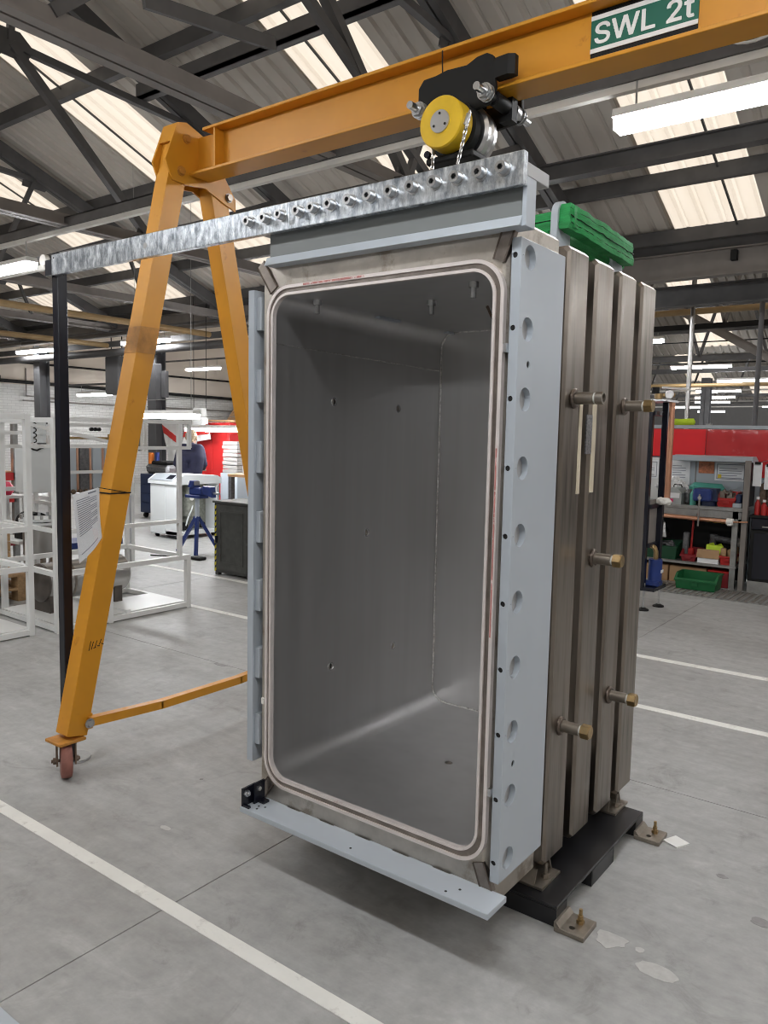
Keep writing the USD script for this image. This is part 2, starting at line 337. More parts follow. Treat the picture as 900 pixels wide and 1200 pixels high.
for k, (x, y, r, sx, m_) in enumerate([(.24, .36, .055, 1.3, 'spill_pale'), (.41, .30, .05, 1.9, 'spill_pale'), (.33, .37, .02, 1, 'spill_pale'), (.62, .78, .035, 1.6, 'spill_dark'), (.43, 1.0, .02, 1.5, 'spill_dark'), (-1.75, .30, .012, 1, 'spill_dark'), (.30, -.12, .03, 1.8, 'spill_pale'), (-3.1, 1.6, .03, 3, 'spill_dark'), (-1.5, -.1, .02, 2, 'spill_pale')]):
    fl.part('floor_stain', blob(x, y, r, k, sx), m_, 'dried spill on the floor')
for n, (a, b, c, d) in enumerate([(X0, 3, -.462, -.405), (X0, 6, 2.67, 2.74), (X0, 6, 3.81, 3.89)]):
    t = single('trim', B(a, b, c, d, 0.0, .002), 'line_paint', ['broad white floor line crossing the lower left foreground', 'white floor line passing just behind the steel chamber', 'farther white floor line in front of the workbenches'][n], 'floor line', kind='structure')

def sheet(xa, xb, ya, yb, v, thick=True, pitch=.204, h=.032):
    """profiled sheet: ribs running down the slope from ya to yb"""
    prof = []; n = max(1, round((xb - xa) / pitch)); p = (xb - xa) / n
    for k in range(n):
        a = xa + k * p; prof += [(a, 0), (a + p * .62, 0), (a + p * .74, h), (a + p * .88, h)]
    prof.append((xb, 0)); prof = np.array(prof)
    V = []
    for y in (ya, yb):
        z = roofz(y, v) if True else 0
        for dz in ((0, .012) if thick else (0,)):
            V.append(np.c_[prof[:, 0], np.full(len(prof), y), z + prof[:, 1] + dz])
    k = len(prof); V = np.vstack(V); F = []
    def quad(a, b, c, d): F.extend([[a, b, c], [a, c, d]])
    if thick:
        for i in range(k - 1):
            quad(i, 2 * k + i, 2 * k + i + 1, i + 1); quad(k + i, k + i + 1, 3 * k + i + 1, 3 * k + i)
            quad(i, i + 1, k + i + 1, k + i); quad(2 * k + i, 3 * k + i, 3 * k + i + 1, 2 * k + i + 1)
        quad(0, k, 3 * k, 2 * k); quad(k - 1, 2 * k + k - 1, 3 * k + k - 1, k + k - 1)
    else:
        for i in range(k - 1): quad(i, k + i, k + i + 1, i + 1)
    return trimesh.Trimesh(V, F, process=False)
def mirror_y(m, yc):
    m = m.copy(); m.vertices[:, 1] = 2 * yc - m.vertices[:, 1]; m.faces = m.faces[:, ::-1]; return m

ceil = Thing('ceiling', 'pitched roof of pale profiled sheets with translucent roof lights', 'roof', (0, 0, 0), kind='structure')
SKY = [(-19.6, -18.6), (-15.9, -14.9), (-12.35, -11.35), (-8.82, -7.78), (-5.12, -4.12), (-2.06, -1.03), (1.6, 2.6), (5.3, 6.3), (9.0, 10.0), (12.6, 13.6)]
def slope_parts(v, ridge, mirror, fine):
    at = X0
    for (a, b) in SKY + [(X1, None)]:
        n = max(1, round((a - at) / 1.02)); w = (a - at) / n
        for k in range(n if fine else 1):
            m = sheet(at + k * w if fine else at, (at + (k + 1) * w) if fine else a, ridge, v, v)
            if a - at > .05: ceil.part('roof_sheet', mirror_y(m, ridge) if mirror else m, 'roof' if v < 10 else 'roof_dim', smooth=False)
        if b is not None:
            m = sheet(a - .03, b + .03, ridge + .5, v - .35, v, thick=False)
            ceil.part('skylight_sheet', mirror_y(m, ridge) if mirror else m, 'skylight', 'translucent cream roof light', smooth=False)
            for (c, d) in ((ridge, ridge + .52), (v - .37, v)):
                m = sheet(a - .03, b + .03, c, d, v)
                ceil.part('roof_sheet', mirror_y(m, ridge) if mirror else m, 'roof' if v < 10 else 'roof_dim', smooth=False)
            at = b
slope_parts(VAL, RID, False, True)
slope_parts(VAL, RID, True, False)
for k in (-1, 1, 2, 3):
    slope_parts(VAL + W * k, RID + W * k, False, False)
    slope_parts(VAL + W * k, RID + W * k, True, False)
ceil.part('ridge_cap', PR([(RID - .4, roofz(RID) - S * .4 + .05), (RID, roofz(RID) + .06), (RID + .4, roofz(RID) - S * .4 + .05), (RID, roofz(RID) + .12)], 'x', X0, X1), 'roof')
for k in (-1, 1, 2, 3): ceil.part('ridge_cap', PR([(RID - .4 + W * k, roofz(RID) - S * .4 + .05), (RID + W * k, roofz(RID) + .06), (RID + .4 + W * k, roofz(RID) - S * .4 + .05), (RID + W * k, roofz(RID) + .12)], 'x', X0, X1), 'roof')
# purlins of the near bay slope: angle sections hung under the sheets
for y in (2.55, 3.70, 5.38, 7.02, 8.0):
    z = roofz(y) - .004
    ceil.part('purlin', [B(X0, X1, y - .045, y - .03, z - .15, z), B(X0, X1, y - .045, y + .05, z - .165, z - .15)], 'truss')
for k in (1, 2):
    for y in (3.9, 5.4, 7.0):
        z = roofz(y) - .004; y += W * k
        ceil.part('purlin', B(X0, X1, y - .045, y + .03, z - .15, z), 'truss')
for (x, ya, yb) in [(-1.33, 5.4, 8.0), (-1.33, 3.7, 5.4), (-4.75, 2.6, 5.3), (-8.42, 2.6, 5.4), (-11.7, 3.0, 5.3), (-.62, 7.0, 8.0)]:
    ceil.part('sag_rod', BAR((x, ya, roofz(ya) - .06), (x, yb, roofz(yb) - .06), .022, .022), 'truss')
# walls
def gable(x0, x1):
    pts = [(-12, 0)]
    pts += [(58, 0)]
    top = []
    for k in (3, 2, 1, 0, -1):
        top += [(VAL + W * k, Z0 + .03), (RID + W * k, roofz(RID) + .03)]
    top = [p for p in top if p[0] >= -12] + [(-12, roofz(RID) - S * (12 - 10.2))]
    return PR([(-12, 0), (58, 0)] + top, 'x', x0, x1)
wl = Thing('wall_left', 'white painted brick end wall behind the white frames', 'wall', (X0, 8, 0), kind='structure')
wl.part('brickwork', B(X0 - .2, X0, -12, 26, 0, 7.2), 'brick_white', smooth=False); wl.part('far_wall_dim', B(X0 - .2, X0, 26.01, 58, 0, 7.2), 'wall_grey', 'wall of the farther bays, dimness put into its grey', smooth=False)  # grey replaces the white brick to paint the farther bays dim
wl.part('upper_cladding', PR([(-12, 2.85), (20.8, 2.85)] + [p for k in (1, 0, -1) for p in ((VAL + W * k, Z0 + .02), (RID + W * k, roofz(RID) + .02)) if p[0] > -12] + [(-12, 6.0)], 'x', X0, X0 + .03), 'wall_cream', 'cream boarding above the white brick', smooth=False)
single('wall_right', gable(X1, X1 + .2), 'wall_grey', 'plain end wall of the hall outside the picture', 'wall', kind='structure', smooth=False)
single('wall_front', B(X0, X1, -12.2, -12, 0, 7), 'wall_grey', 'plain wall behind the camera', 'wall', kind='structure')
single('wall_back', B(X0, X1, 57.7, 57.9, 0, 7), 'hall_dark', 'far wall at the end of the neighbouring hall', 'wall', kind='structure')

# valley gutter and girders
single('valley_gutter', PR([(VAL - .22, Z0 + .05), (VAL - .18, Z0 - .06), (VAL + .18, Z0 - .06), (VAL + .22, Z0 + .05), (VAL + .25, Z0 + .05), (VAL + .2, Z0 - .09), (VAL - .2, Z0 - .09), (VAL - .25, Z0 + .05)], 'x', X0, X1), 'truss', 'dark valley gutter where the near roof slope ends', 'gutter', kind='structure')
g = Thing('valley_girder', 'deep grey-brown girder with pale lower edge along the roof valley', 'girder', (-3, 8.2, 3.7), kind='structure')
g.part('web', B(X0, X1, 8.19, 8.21, 3.70, 4.0), 'girder'); g.part('flange', [B(X0, X1, 8.12, 8.28, 3.68, 3.70), B(X0, X1, 8.12, 8.28, 3.985, 4.0)], 'girder')
g.part('bracket', B(-1.42, -1.35, 8.10, 8.19, 3.84, 3.96), 'black_matt', 'small black bracket on the girder face')
g2 = Thing('rear_girder', 'dark girder just behind the valley girder', 'girder', (-3, 9, 3.5), kind='structure')
g2.part('web', B(-8, X1, 8.99, 9.01, 3.50, 3.74), 'truss'); g2.part('flange', [B(-8, X1, 8.93, 9.07, 3.48, 3.50), B(-8, X1, 8.93, 9.07, 3.73, 3.75)], 'truss')
g3 = single('long_duct', [C((X0, 8.27, 3.35), (-8.6, 8.27, 3.35), .08, 14), B(X0, -8.6, 8.28, 8.34, 3.48, 3.60)], 'truss', 'long dark duct slung under the valley at the far left', 'duct')

# trusses spanning from ridge to valley
def truss(x, label, near=False):
    t = Thing('roof_truss', label, 'roof truss', (x, 5, 3.75), group=None, kind='structure')
    zt = 3.80
    def raf(y): return roofz(y) - .25
    t.part('rafter', [BAR((x - .045, RID, raf(RID)), (x - .045, VAL - .1, raf(VAL - .1)), .07, .17), BAR((x + .045, RID, raf(RID)), (x + .045, VAL - .1, raf(VAL - .1)), .07, .17)], 'truss')
    t.part('rafter', BAR((x, RID, raf(RID)), (x, -4 + .1, raf(VAL - .1)), .16, .17), 'truss')
    t.part('bottom_tie', [B(x - .09, x - .01, -3.9, 8.2, zt - .015, zt), B(x + .01, x + .09, -3.9, 8.2, zt - .015, zt), B(x - .02, x - .008, -3.9, 8.2, zt, zt + .12), B(x + .008, x + .02, -3.9, 8.2, zt, zt + .12)], 'truss_brown')
    def web(a, b, w=.075): t.part('web_member', BAR((x, a[0], a[1]), (x, b[0], b[1]), w, w), 'truss')
    n1, n2 = (2.15, 5.42), (4.4, 5.33)
    web(n1, n2, .07); web(n1, (3.75, zt + .1), .085); web(n2, (3.75, zt + .1), .06); web((RID, raf(RID)), n1, .06); web(n1, (.4, zt + .1), .07)
    web((3.75, zt + .1), (5.9, raf(5.9)), .06); web((5.9, raf(5.9)), (6.3, zt + .1), .05)
    for (y, z) in (n1, n2, (3.75, zt + .06), (RID + .1, raf(RID) - .08), (7.9, zt + .08)):
        t.part('gusset_plate', PR([(y - .2, z - .12), (y + .16, z - .13), (y + .24, z + .02), (y + .1, z + .14), (y - .14, z + .13)], 'x', x - .008, x + .008), 'truss')
    return t
truss(-3.1, 'nearest dark steel roof truss, its brown tie crossing the top left corner')
truss(-6.8, 'second roof truss, behind the left end of the yellow gantry beam')
truss(-10.4, 'third roof truss, seen above the left end of the galvanised rail')
truss(-14.0, 'fourth roof truss, low at the far left of the roof')
truss(-17.7, 'farthest roof truss near the white end wall')
# longitudinal struts between trusses
single('roof_strut', [B(-6.8, 3, 3.60, 3.66, 5.40, 5.55), B(-6.8, 3, 3.60, 3.74, 5.40, 5.415)], 'truss', 'long dark strut running right from the second truss, top of picture', 'strut', kind='structure')
single('roof_strut', [B(-3.1, 3, 6.18, 6.22, 4.50, 4.66), B(-3.1, 3, 6.12, 6.28, 4.49, 4.505), B(-3.1, 3, 6.12, 6.28, 4.655, 4.67)], 'truss', 'purple-grey strut crossing behind the right-hand strip light', 'strut', kind='structure')
single('knee_brace', [BAR((-3.1, 1.0, 4.22), (-3.1, 2.1, 4.40), .03, .09)], 'truss', 'perforated steel channel sloping at the top edge left of centre', 'brace', kind='structure')
single('knee_brace', [BAR((-3.1, 2.25, 4.95), (-3.1, 4.2, 3.95), .07, .07)], 'truss', 'dark brace crossing in front of the bright middle roof light', 'brace', kind='structure')
# lighting trunking with cable
t = Thing('lighting_trunking', 'dark angle with white trunking carrying the strip lights across the hall', 'trunking', (-4, 2.7, 3.75), kind='structure')
t.part('angle', [B(X0, X1, 2.68, 2.70, 3.78, 3.88), B(X0, X1, 2.68, 2.76, 3.87, 3.88)], 'truss'); t.part('trunking', B(X0, X1, 2.70, 2.75, 3.735, 3.785), 'trunking')
t = Thing('lighting_trunking', 'second trunking run, passing behind the left leg of the gantry', 'trunking', (-9, 3.55, 3.7), kind='structure')
t.part('angle', B(-19, -3, 3.53, 3.56, 3.77, 3.87), 'truss'); t.part('trunking', B(-19, -3, 3.56, 3.62, 3.71, 3.77), 'trunking')
for i, (x, y, z) in enumerate([(-.38, 2.66, 3.93), (-6.35, 3.5, 3.70), (-8.55, 3.5, 3.78)]):
    j = Thing('junction_box', ['round white junction box on the trunking above the right strip light', 'round junction box with looped cable beside the gantry leg head', 'small junction box on the trunking above the left strip light'][i], 'junction box', (x, y, z))
    j.part('body', C((x, y, z), (x, y - .06, z), .075, 18), 'trunking')
    tt = np.linspace(0, 1, 12)
    j.part('cable', TUBE([(x + .05 + .5 * a, y - .05, z + .02 - .16 * math.sin(a * 2.6)) for a in tt], .008, 6), 'cable')

# columns, pipes and boxes by the end wall
def ibeam(x, y, z0, z1, w=.2, d=.2, t=.014):
    return [B(x - w / 2, x + w / 2, y - d / 2, y - d / 2 + t, z0, z1), B(x - w / 2, x + w / 2, y + d / 2 - t, y + d / 2, z0, z1), B(x - t / 2, x + t / 2, y - d / 2, y + d / 2, z0, z1)]
for x, lab in [(-17.55, 'grey steel column left of the black post'), (-12.98, 'grey steel column between the legs of the gantry'), (-5.78, 'grey column far down the hall above the red banner'), (-1.42, 'slim dark column close to the right edge, above the red curtain')]:
    y = 24 if lab.endswith('banner') else 8.5 if x < -7 else 10
    m_ = C((x, y, 0), (x, y, 4.2), .035, 12) if y == 10 else ibeam(x, y, 0, 3.68, .27, .27)
    single('column', m_, 'column_paint', lab, 'column', kind='structure')
single('column', C((-2.33, 9.9, 0), (-2.33, 9.9, 4.2), .035, 12), 'stainless', 'thin shiny pole rising above the workbench at right', 'pole', kind='structure')
d = Thing('distribution_board', 'grey distribution boards on the column between the gantry legs', 'electrical box', (-12.6, 8.3, 2.3))
d.part('box', B(-12.85, -12.62, 8.2, 8.36, 2.3, 3.05, .01), 'column_paint'); d.part('box', B(-12.58, -12.44, 8.3, 8.40, 2.35, 2.9, .01), 'column_paint'); d.part('mounting_arm', B(-12.86, -12.45, 8.365, 8.385, 2.5, 2.6), 'girder'); d.part('conduit', [C((-12.72, 8.3, 3.05), (-12.72, 8.3, 3.25), .02, 8)], 'black_matt')
d = Thing('duct_box', 'big brown-grey box hung behind the left leg of the gantry', 'duct', (-14.5, 8.56, 2.45)); d.part('box', B(-14.75, -14.25, 8.42, 8.7, 2.45, 3.3, .02), 'column_paint')
for x in (-14.7, -14.3): d.part('hanger', C((x, 8.56, 3.29), (x, 8.56, 4.02), .012, 8), 'black_matt')
p = Thing('wall_conduits', 'bundle of grey vertical conduits and cable ladder left of the grey column', 'conduits', (-13.8, 8.55, 0))
for k in range(6): p.part('conduit', C((-14.15 + k * .14, 8.55, 1.2), (-14.15 + k * .14, 8.55, 2.42), .035, 8), 'trunking')
p.part('cable_ladder', [B(-13.9, -13.87, 8.5, 8.53, 1.2, 3.3), B(-13.65, -13.62, 8.5, 8.53, 1.2, 3.3)] + [B(-13.9, -13.62, 8.5, 8.52, z, z + .03) for z in np.arange(1.3, 3.3, .12)], 'shelf_steel')
wp = Thing('wall_pipes', 'dark pipes and thin conduits running along the white end wall', 'pipes', (-19.9, 12, 2.2))
wp.part('pipe', C((-19.85, 6, 2.95), (-19.85, 19, 2.80), .05, 10), 'black_matt'); wp.part('pipe', C((-19.9, 6, 3.45), (-19.9, 19, 3.42), .03, 8), 'black_matt')
wp.part('pipe', C((-19.95, 9.3, 2.42), (-19.95, 19, 2.40), .02, 8), 'girder'); wp.part('pipe', TUBE([(-19.95, 9.4, 3.3), (-19.95, 9.4, 2.55), (-19.95, 10.6, 2.5)], .02, 8), 'girder')
wp.part('pipe', TUBE([(-19.9, 12.4, 3.45), (-19.9, 12.4, 3.0), (-19.9, 12.8, 2.82), (-19.9, 13.4, 2.8)], .035, 8), 'black_matt')
wp.part('junction', B(-19.95, -19.8, 8.4, 8.62, 2.93, 3.05), 'black_matt')
yp = single('roof_pipe', [C((-10.7, 1.0, 3.52), (-10.7, 8.0, 3.50), .055, 12), C((-14.3, 2, 3.50), (-14.3, 8.2, 3.5), .055, 12)], 'yellow_pipe', 'ochre pipes slung under the roof at the far left', 'pipe')
single('plywood_board', PR([(15.6, .9), (17.9, .9), (17.9, 3.35), (17.5, 3.3)], 'x', -19.78, -19.7), 'plywood', 'large sloping plywood board against the far wall', 'board')

# neighbouring bay beyond the valley, right of the chamber
lg = Thing('lattice_girder', 'lattice girder with black bottom chord beyond the valley, right edge', 'girder', (-2, 12, 3.6), kind='structure')
lg.part('bottom_chord', B(-9, 6, 11.95, 12.05, 3.57, 3.66), 'black_matt'); lg.part('top_chord', B(-9, 6, 11.95, 12.05, 4.9, 5.0), 'truss')
for k in range(10):
    x = -8.2 + 1.45 * k
    for s in (-.33, .33): lg.part('web_member', BAR((x, 12, 3.65), (x + s, 12, 4.92), .05, .05), 'truss_brown')
lg2 = Thing('lattice_girder', 'farther lattice girder behind the black one', 'girder', (-4, 17, 3.6), kind='structure')
lg2.part('bottom_chord', B(-12, 6, 16.95, 17.05, 3.53, 3.63), 'truss'); lg2.part('top_chord', B(-12, 6, 16.95, 17.05, 4.75, 4.85), 'truss')
for k in range(12):
    x = -11.4 + 1.45 * k
    for s in (-.35, .35): lg2.part('web_member', BAR((x, 17, 3.6), (x + s, 17, 4.8), .06, .06), 'truss')
for k, y in enumerate((21.0, 27, 33.4, 40)):
    q = Thing('lattice_girder', ['third', 'fourth', 'fifth', 'farthest'][k] + ' lattice girder down the neighbouring hall', 'girder', (-6, y, 3.6), kind='structure')
    q.part('bottom_chord', B(-18, 4, y - .06, y + .06, 3.6, 3.72), 'truss'); q.part('web_member', [BAR((-17.5 + 1.5 * i, y, 3.7), (-17.2 + 1.5 * i, y, 4.7), .06, .06) for i in range(14)], 'truss')
single('roof_pipe', C((-9, 11.0, 3.72), (6, 11.0, 3.72), .05, 12), 'yellow_pipe', 'ochre pipe crossing above the workbench at right', 'pipe')
single('roof_pipe', C((-9, 20.0, 3.18), (6, 20.0, 3.18), .05, 10), 'yellow_pipe', 'low ochre pipe between the far strip lights', 'pipe')
single('diagonal_brace', [BAR((-4.2, 13, 4.5), (-1.5, 13, 2.9), .05, .11), BAR((-4.2, 13.1, 4.58), (-1.5, 13.1, 2.98), .05, .05)], 'girder', 'long diagonal steel brace under the far roof at right', 'brace', kind='structure')
for k, (y, z) in enumerate([(14.5, 3.35), (15.5, 3.9), (16, 3.5)]):
    single('overhead_cable', TUBE([(x, y, z - .12 * math.sin((x + 9) / 12 * math.pi)) for x in np.linspace(-9, 3, 16)], .014, 6), 'black_matt', ['lowest', 'highest', 'middle'][k] + ' of the thin black cables strung across the neighbouring bay', 'cable')

# ================================================================ strip lights
def lamp_parts(t, L=1.5):
    b = t.base; x, y, z = b
    t.part('housing', PR([(y - .075, z + .025), (y + .075, z + .025), (y + .06, z + .075), (y - .06, z + .075)], 'x', x - L / 2, x + L / 2), 'white_plain')
    t.part('diffuser', PR([(y - .072, z + .025), (y - .060, z - .045), (y + .060, z - .045), (y + .072, z + .025)], 'x', x - L / 2 + .01, x + L / 2 - .01), 'lamp', 'glowing white diffuser')
    for s in (-.42, .42):
        t.part('hanger_chain', [C((x + s * L, y, z + .07), (x + s * L, y, z + .26), .006, 6)], 'shelf_steel')
LIGHTS = [(-.05, 2.7, 3.55, 'big bright strip light at the upper right under the gantry beam'), (-8.22, 2.7, 3.48, 'bright strip light at the left edge of the picture'),
          (-17.05, 8.05, 3.495, 'strip light left of the black post under the roof valley'), (-12.76, 8.05, 3.485, 'strip light between the two gantry legs, nearest the left leg'),
          (-17.9, 13.9, 3.57, 'strip light on the white wall beside the right gantry leg'), (-4.75, 13.9, 3.66, 'strip light half hidden behind the rearmost chamber rib'),
          (-4.7, 19.2, 3.6, 'strip light right of the thin shiny pole'), (-4.2, 21.9, 3.42, 'long strip light near the right edge above the red banner'),
          (-18.4, 10.5, 2.62, 'small low strip light peeping past the left side of the gantry leg')]
g0 = None
def place_light(x, y, z, lab, group):
    global g0
    if g0 is None:
        g0 = Thing('strip_light', lab, 'strip light', (x, y, z), group=group); lamp_parts(g0); return
    q = copy_of(g0, 'strip_light', (x, y, z), lab)
    if group: q.SetCustomDataByKey('group', group)
for l in LIGHTS: place_light(*l, 'strip lights under the roof')
far = []
for y in (27, 31, 35, 40, 46):
    for x in np.arange(-17, 1, 4.3): far.append((x + .37 * (y % 7), y, 3.45))
for y in (27, 31, 35, 40, 46): single('lighting_trunking', B(-18, 4, y - .03, y + .03, 3.70, 3.76), 'trunking', f'trunking over the distant strip lights, run number {int(y)} metres down the hall', 'trunking', kind='structure')
for (y, z, x0, x1) in ((13.9, 3.83, X0, -3.9), (19.2, 3.85, -9, 6), (21.9, 3.67, -9, 6), (8.05, 3.74, X0, -3.6), (10.5, 2.87, X0, -17.4)): single('lighting_trunking', B(x0, x1, y - .02, y + .02, z, z + .05), 'truss', f'thin dark lighting rail in the row {y:g} metres back', 'trunking', kind='structure')
for (x, y, z) in far: place_light(x, y, z, 'small strip light in the distant rows down the neighbouring hall', 'distant strip lights')
for (x, y) in [(-7.4, -1.4), (-3.3, -1.4), (.75, -1.4), (4.8, -1.4), (-5.6, -6.5), (2.2, -6.5), (4.1, 2.7), (8.2, 2.7), (3.6, 8.3), (7.5, 8.3)]:
    place_light(x, y, 3.52, 'strip light over the aisle behind the camera, out of view', 'strip lights behind the camera')
for (x, y) in [(-8.75, 8.05), (-4.5, 8.05), (-8.6, 13.9), (-13.2, 13.9)]:
    place_light(x, y, 3.52, 'added strip light, unseen behind the steel chamber', 'added strip lights behind the chamber')  # nearer pair added to brighten the bench, no source seen there

# ================================================================ the steel chamber
ch = Thing('vacuum_chamber', 'big open rectangular stainless steel chamber with grey flange bars and ribbed sides', 'steel chamber', (-.53, .6, .13))
XI0, XI1, ZI0, ZI1, YB = -.978, -.078, .352, 2.14, 1.108
inner = rr(XI0, XI1, ZI0, ZI1, .075, 10)
outer = inner.buffer(.007)
LEFT_HOLES = [(.331, 1.781), (.767, 1.771), (.557, 1.235), (.333, .697), (.769, .694)]
RIGHT_STUBS = [(.481, 1.791, True), (.966, 1.785, False), (.716, 1.212, False), (.956, .625, False), (.487, .634, False)]
holes = [C((-1.2, y, z), (-.9, y, z), .0145, 18) for y, z in LEFT_HOLES] + [C((-.509, .519, .2), (-.509, .519, .45), .016, 18)]
shell = cut(PR(outer, 'y', .002, YB), PR(inner, 'y', -.1, YB + .1), *holes)
ch.part('liner', shell, 'steel_in', 'brushed inner walls with rounded long corners', smooth=40)
for y, z in LEFT_HOLES: ch.part('hole_shade', C((-1.02, y, z), (-.986, y, z), .0142, 18), 'hole', 'black plug painting the shade in a drilled port')  # black plugs stand in for the shade inside the ports
for y, z in LEFT_HOLES: ch.part('rim_glint', TUBE([(XI0 + .0005, y + .0158 * math.cos(a), z + .0158 * math.sin(a)) for a in np.arange(24) * math.pi / 12], .0016, 6, closed=True), 'zinc', 'added ring for the glint on the drilled rim')  # metal rings added to draw the highlight round each port
ch.part('hole_shade', C((-.509, .519, .30), (-.509, .519, .344), .0155, 18), 'hole', 'black plug painting the shade in the drain port')
ch.part('back_panel', PR(outer, 'y', YB, YB + .014), 'steel_in', 'brushed back wall')
def rr_path(x0, x1, z0, z1, r, y, n=160):
    L = rr(x0, x1, z0, z1, r, 12).exterior
    return [(p.x, y, p.y) for p in (L.interpolate(k / n, normalized=True) for k in range(n))]
ch.part('weld_bead', crumple(TUBE(rr_path(XI0 + .001, XI1 - .001, ZI0 + .001, ZI1 - .001, .074, YB - .003, 260), .0048, 6, closed=True), .0022, 120), 'weld', 'weld bead round the back wall')
ch.part('weld_bead', TUBE([(XI0 + .0005, y, 1.975 - .012 * y) for y in np.linspace(.0, YB, 30)], .0022, 6), 'weld', 'thin weld seam along the left wall')
def ceiling_stud(x, y):
    return [C((x, y, ZI1 + .002), (x, y, ZI1 - .018), .016, 14), C((x, y, ZI1 - .018), (x, y, ZI1 - .05), .009, 12)]
for (x, y) in [(-.885, .12), (-.53, .34), (-.225, .12), (-.12, .42), (-.46, .98)]:
    ch.part('stud', ceiling_stud(x, y), 'zinc')
ch.part('ceiling_hook', TUBE([(-.38 + .03 * a, .5 + .0 * a, ZI1 - .03 - .028 * math.sin(a * 2.2)) for a in np.linspace(-.4, 2, 12)], .005, 6), 'rusty')
# front ring of square channel, chamfered
def hexring(y0, y1, x0, x1, z0, z1, cf, cy0, cy1, cb=None):
    """hull of an outer block with corner facets cf and softened front (cy0) and back (cy1) edges"""
    def rect(y, i, ib):
        return [(x, y, z) for x, z in [(x0 + i + cf, z0 + ib), (x1 - i - cf, z0 + ib), (x1 - i, z0 + ib + cf), (x1 - i, z1 - i - cf), (x1 - i - cf, z1 - i), (x0 + i + cf, z1 - i), (x0 + i, z1 - i - cf), (x0 + i, z0 + ib + cf)]]
    cb = cy0 if cb is None else cb
    return hull(rect(y0, cy0, cb) + rect(y0 + cy0 * .9, cy0 * .12, cb * .12) + rect(y0 + cy0 * 1.6, 0, 0) + rect(y1 - cy1, 0, 0) + rect(y1, cy1, cy1))
core = PR(rr(XI0 - .0066, XI1 + .0066, ZI0 - .0066, ZI1 + .0066, .0816, 10), 'y', -1, 3)
fr = hexring(0.0, .335, -1.065, -.031, .165, 2.292, .012, .028, .02, .075)
ch.part('front_ring', cut(fr, core), 'steel_front', 'pale ground front face of the chamber')
for (a, b) in [((-1.052, 2.262), (-.985, 2.165)), ((-.036, 2.262), (-.07, 2.165)), ((-1.052, .235), (-.985, .322)), ((-.036, .235), (-.07, .322))]:
    d = np.array(b) - np.array(a); n_ = np.array([-d[1], d[0]]) / np.linalg.norm(d) * .019
    ch.part('mitre_strip', PR([tuple(np.array(a) + n_), tuple(np.array(a) - n_), tuple(np.array(b) - n_), tuple(np.array(b) + n_)], 'y', -.005, .02), 'mitre', 'dark mitred corner strip')
    for sgn in (-1, 1):
        ch.part('weld_bead', TUBE([(*(np.array(a) + sgn * n_ + d * k / 8)[:1], -.004, (np.array(a) + sgn * n_ + d * k / 8)[1]) for k in range(9)], .0035, 6), 'weld_dark')
# sealing lip: flat ring with two proud beads and the groove between them
def ring(a, b, y0, y1): return cut(PR(a, 'y', y0, y1), PR(b, 'y', y0 - .1, y1 + .1))
lipo = rr(-1.008, -.042, .314, 2.174, .105, 12); 
ch.part('seal_face', ring(lipo, inner, -.010, .002), 'seal', 'worn pale seal face')
ch.part('seal_bead', ring(lipo, lipo.buffer(-.011), -.017, -.008), 'seal'); ch.part('seal_bead', ring(inner.buffer(.0085), inner.buffer(-.0005), -.017, -.008), 'seal')
ch.part('seal_groove', ring(lipo.buffer(-.0112), inner.buffer(.0087), -.0115, -.0095), 'mitre', 'dark groove between the beads')
ch.part('red_compound', B(-.83, -.56, -.0180, -.0165, 2.1655, 2.1725), 'red_mark', 'red marking compound on the top of the lip'); ch.part('red_compound', B(-.0515, -.0470, -.0178, -.0165, 1.05, 1.62), 'red_mark')
ch.part('clip', [B(-.044, -.031, -.012, .01, 1.90, 1.925), B(-.044, -.031, -.012, .01, .55, .575)], 'zinc')
ch.part('clip', B(-1.035, -1.02, -.008, .004, .618, .640), 'nozzle_white')
# side ribs
PITCH, RW = .2385, .163
for k in range(4):
    y1 = .567 + k * PITCH; y0 = y1 - RW
    r_ = hexring(y0, y1, -1.065, -.031, .135, 2.290, .014, .011, .009)
    rib = ch.part('rib', cut(r_, core), 'steel', smooth=20)
# nozzles with caps
for (y, z, opened) in RIGHT_STUBS:
    x = -.031
    nz = ch.part('nozzle', C((x - .02, y, z), (x + .075, y, z), .021, 24), 'raw_steel', 'short steel pipe stub')
    tt = np.arange(40) * 2 * np.pi / 40
    ch.part('weld_bead', crumple(TUBE([(x + .004, y + .026 * math.cos(a), z + .026 * math.sin(a)) for a in tt], .0085, 8, closed=True), .004, 70, 3), 'weld_dark', 'burnt weld ring', parent=nz)
    ch.part('thread', C((x + .075, y, z), (x + .085, y, z), .0175, 20), 'nozzle_white', parent=nz)
    if opened:
        ch.part('socket', cut(C((x + .082, y, z), (x + .108, y, z), .0215, 24), C((x + .09, y, z), (x + .2, y, z), .015, 20)), 'raw_steel', 'open steel socket', parent=nz)
    else:
        ch.part('cap', join(hexnut((x + .083, y, z), (x + .112, y, z), .0262), C((x + .112, y, z), (x + .115, y, z), .022, 20)), 'brass', 'hexagonal bronze cap', parent=nz)
ch.part('rating_plate', B(-.033, -.0285, .600, .652, 1.60, 1.74), 'nameplate', 'small engraved nameplate')
ch.part('masking_tape', B(-.0325, -.0295, .535, .562, 1.46, 1.81), 'tape_cream', 'strip of masking tape'); ch.part('masking_tape', B(-.0325, -.0295, .655, .690, 1.46, 1.81), 'tape_cream')
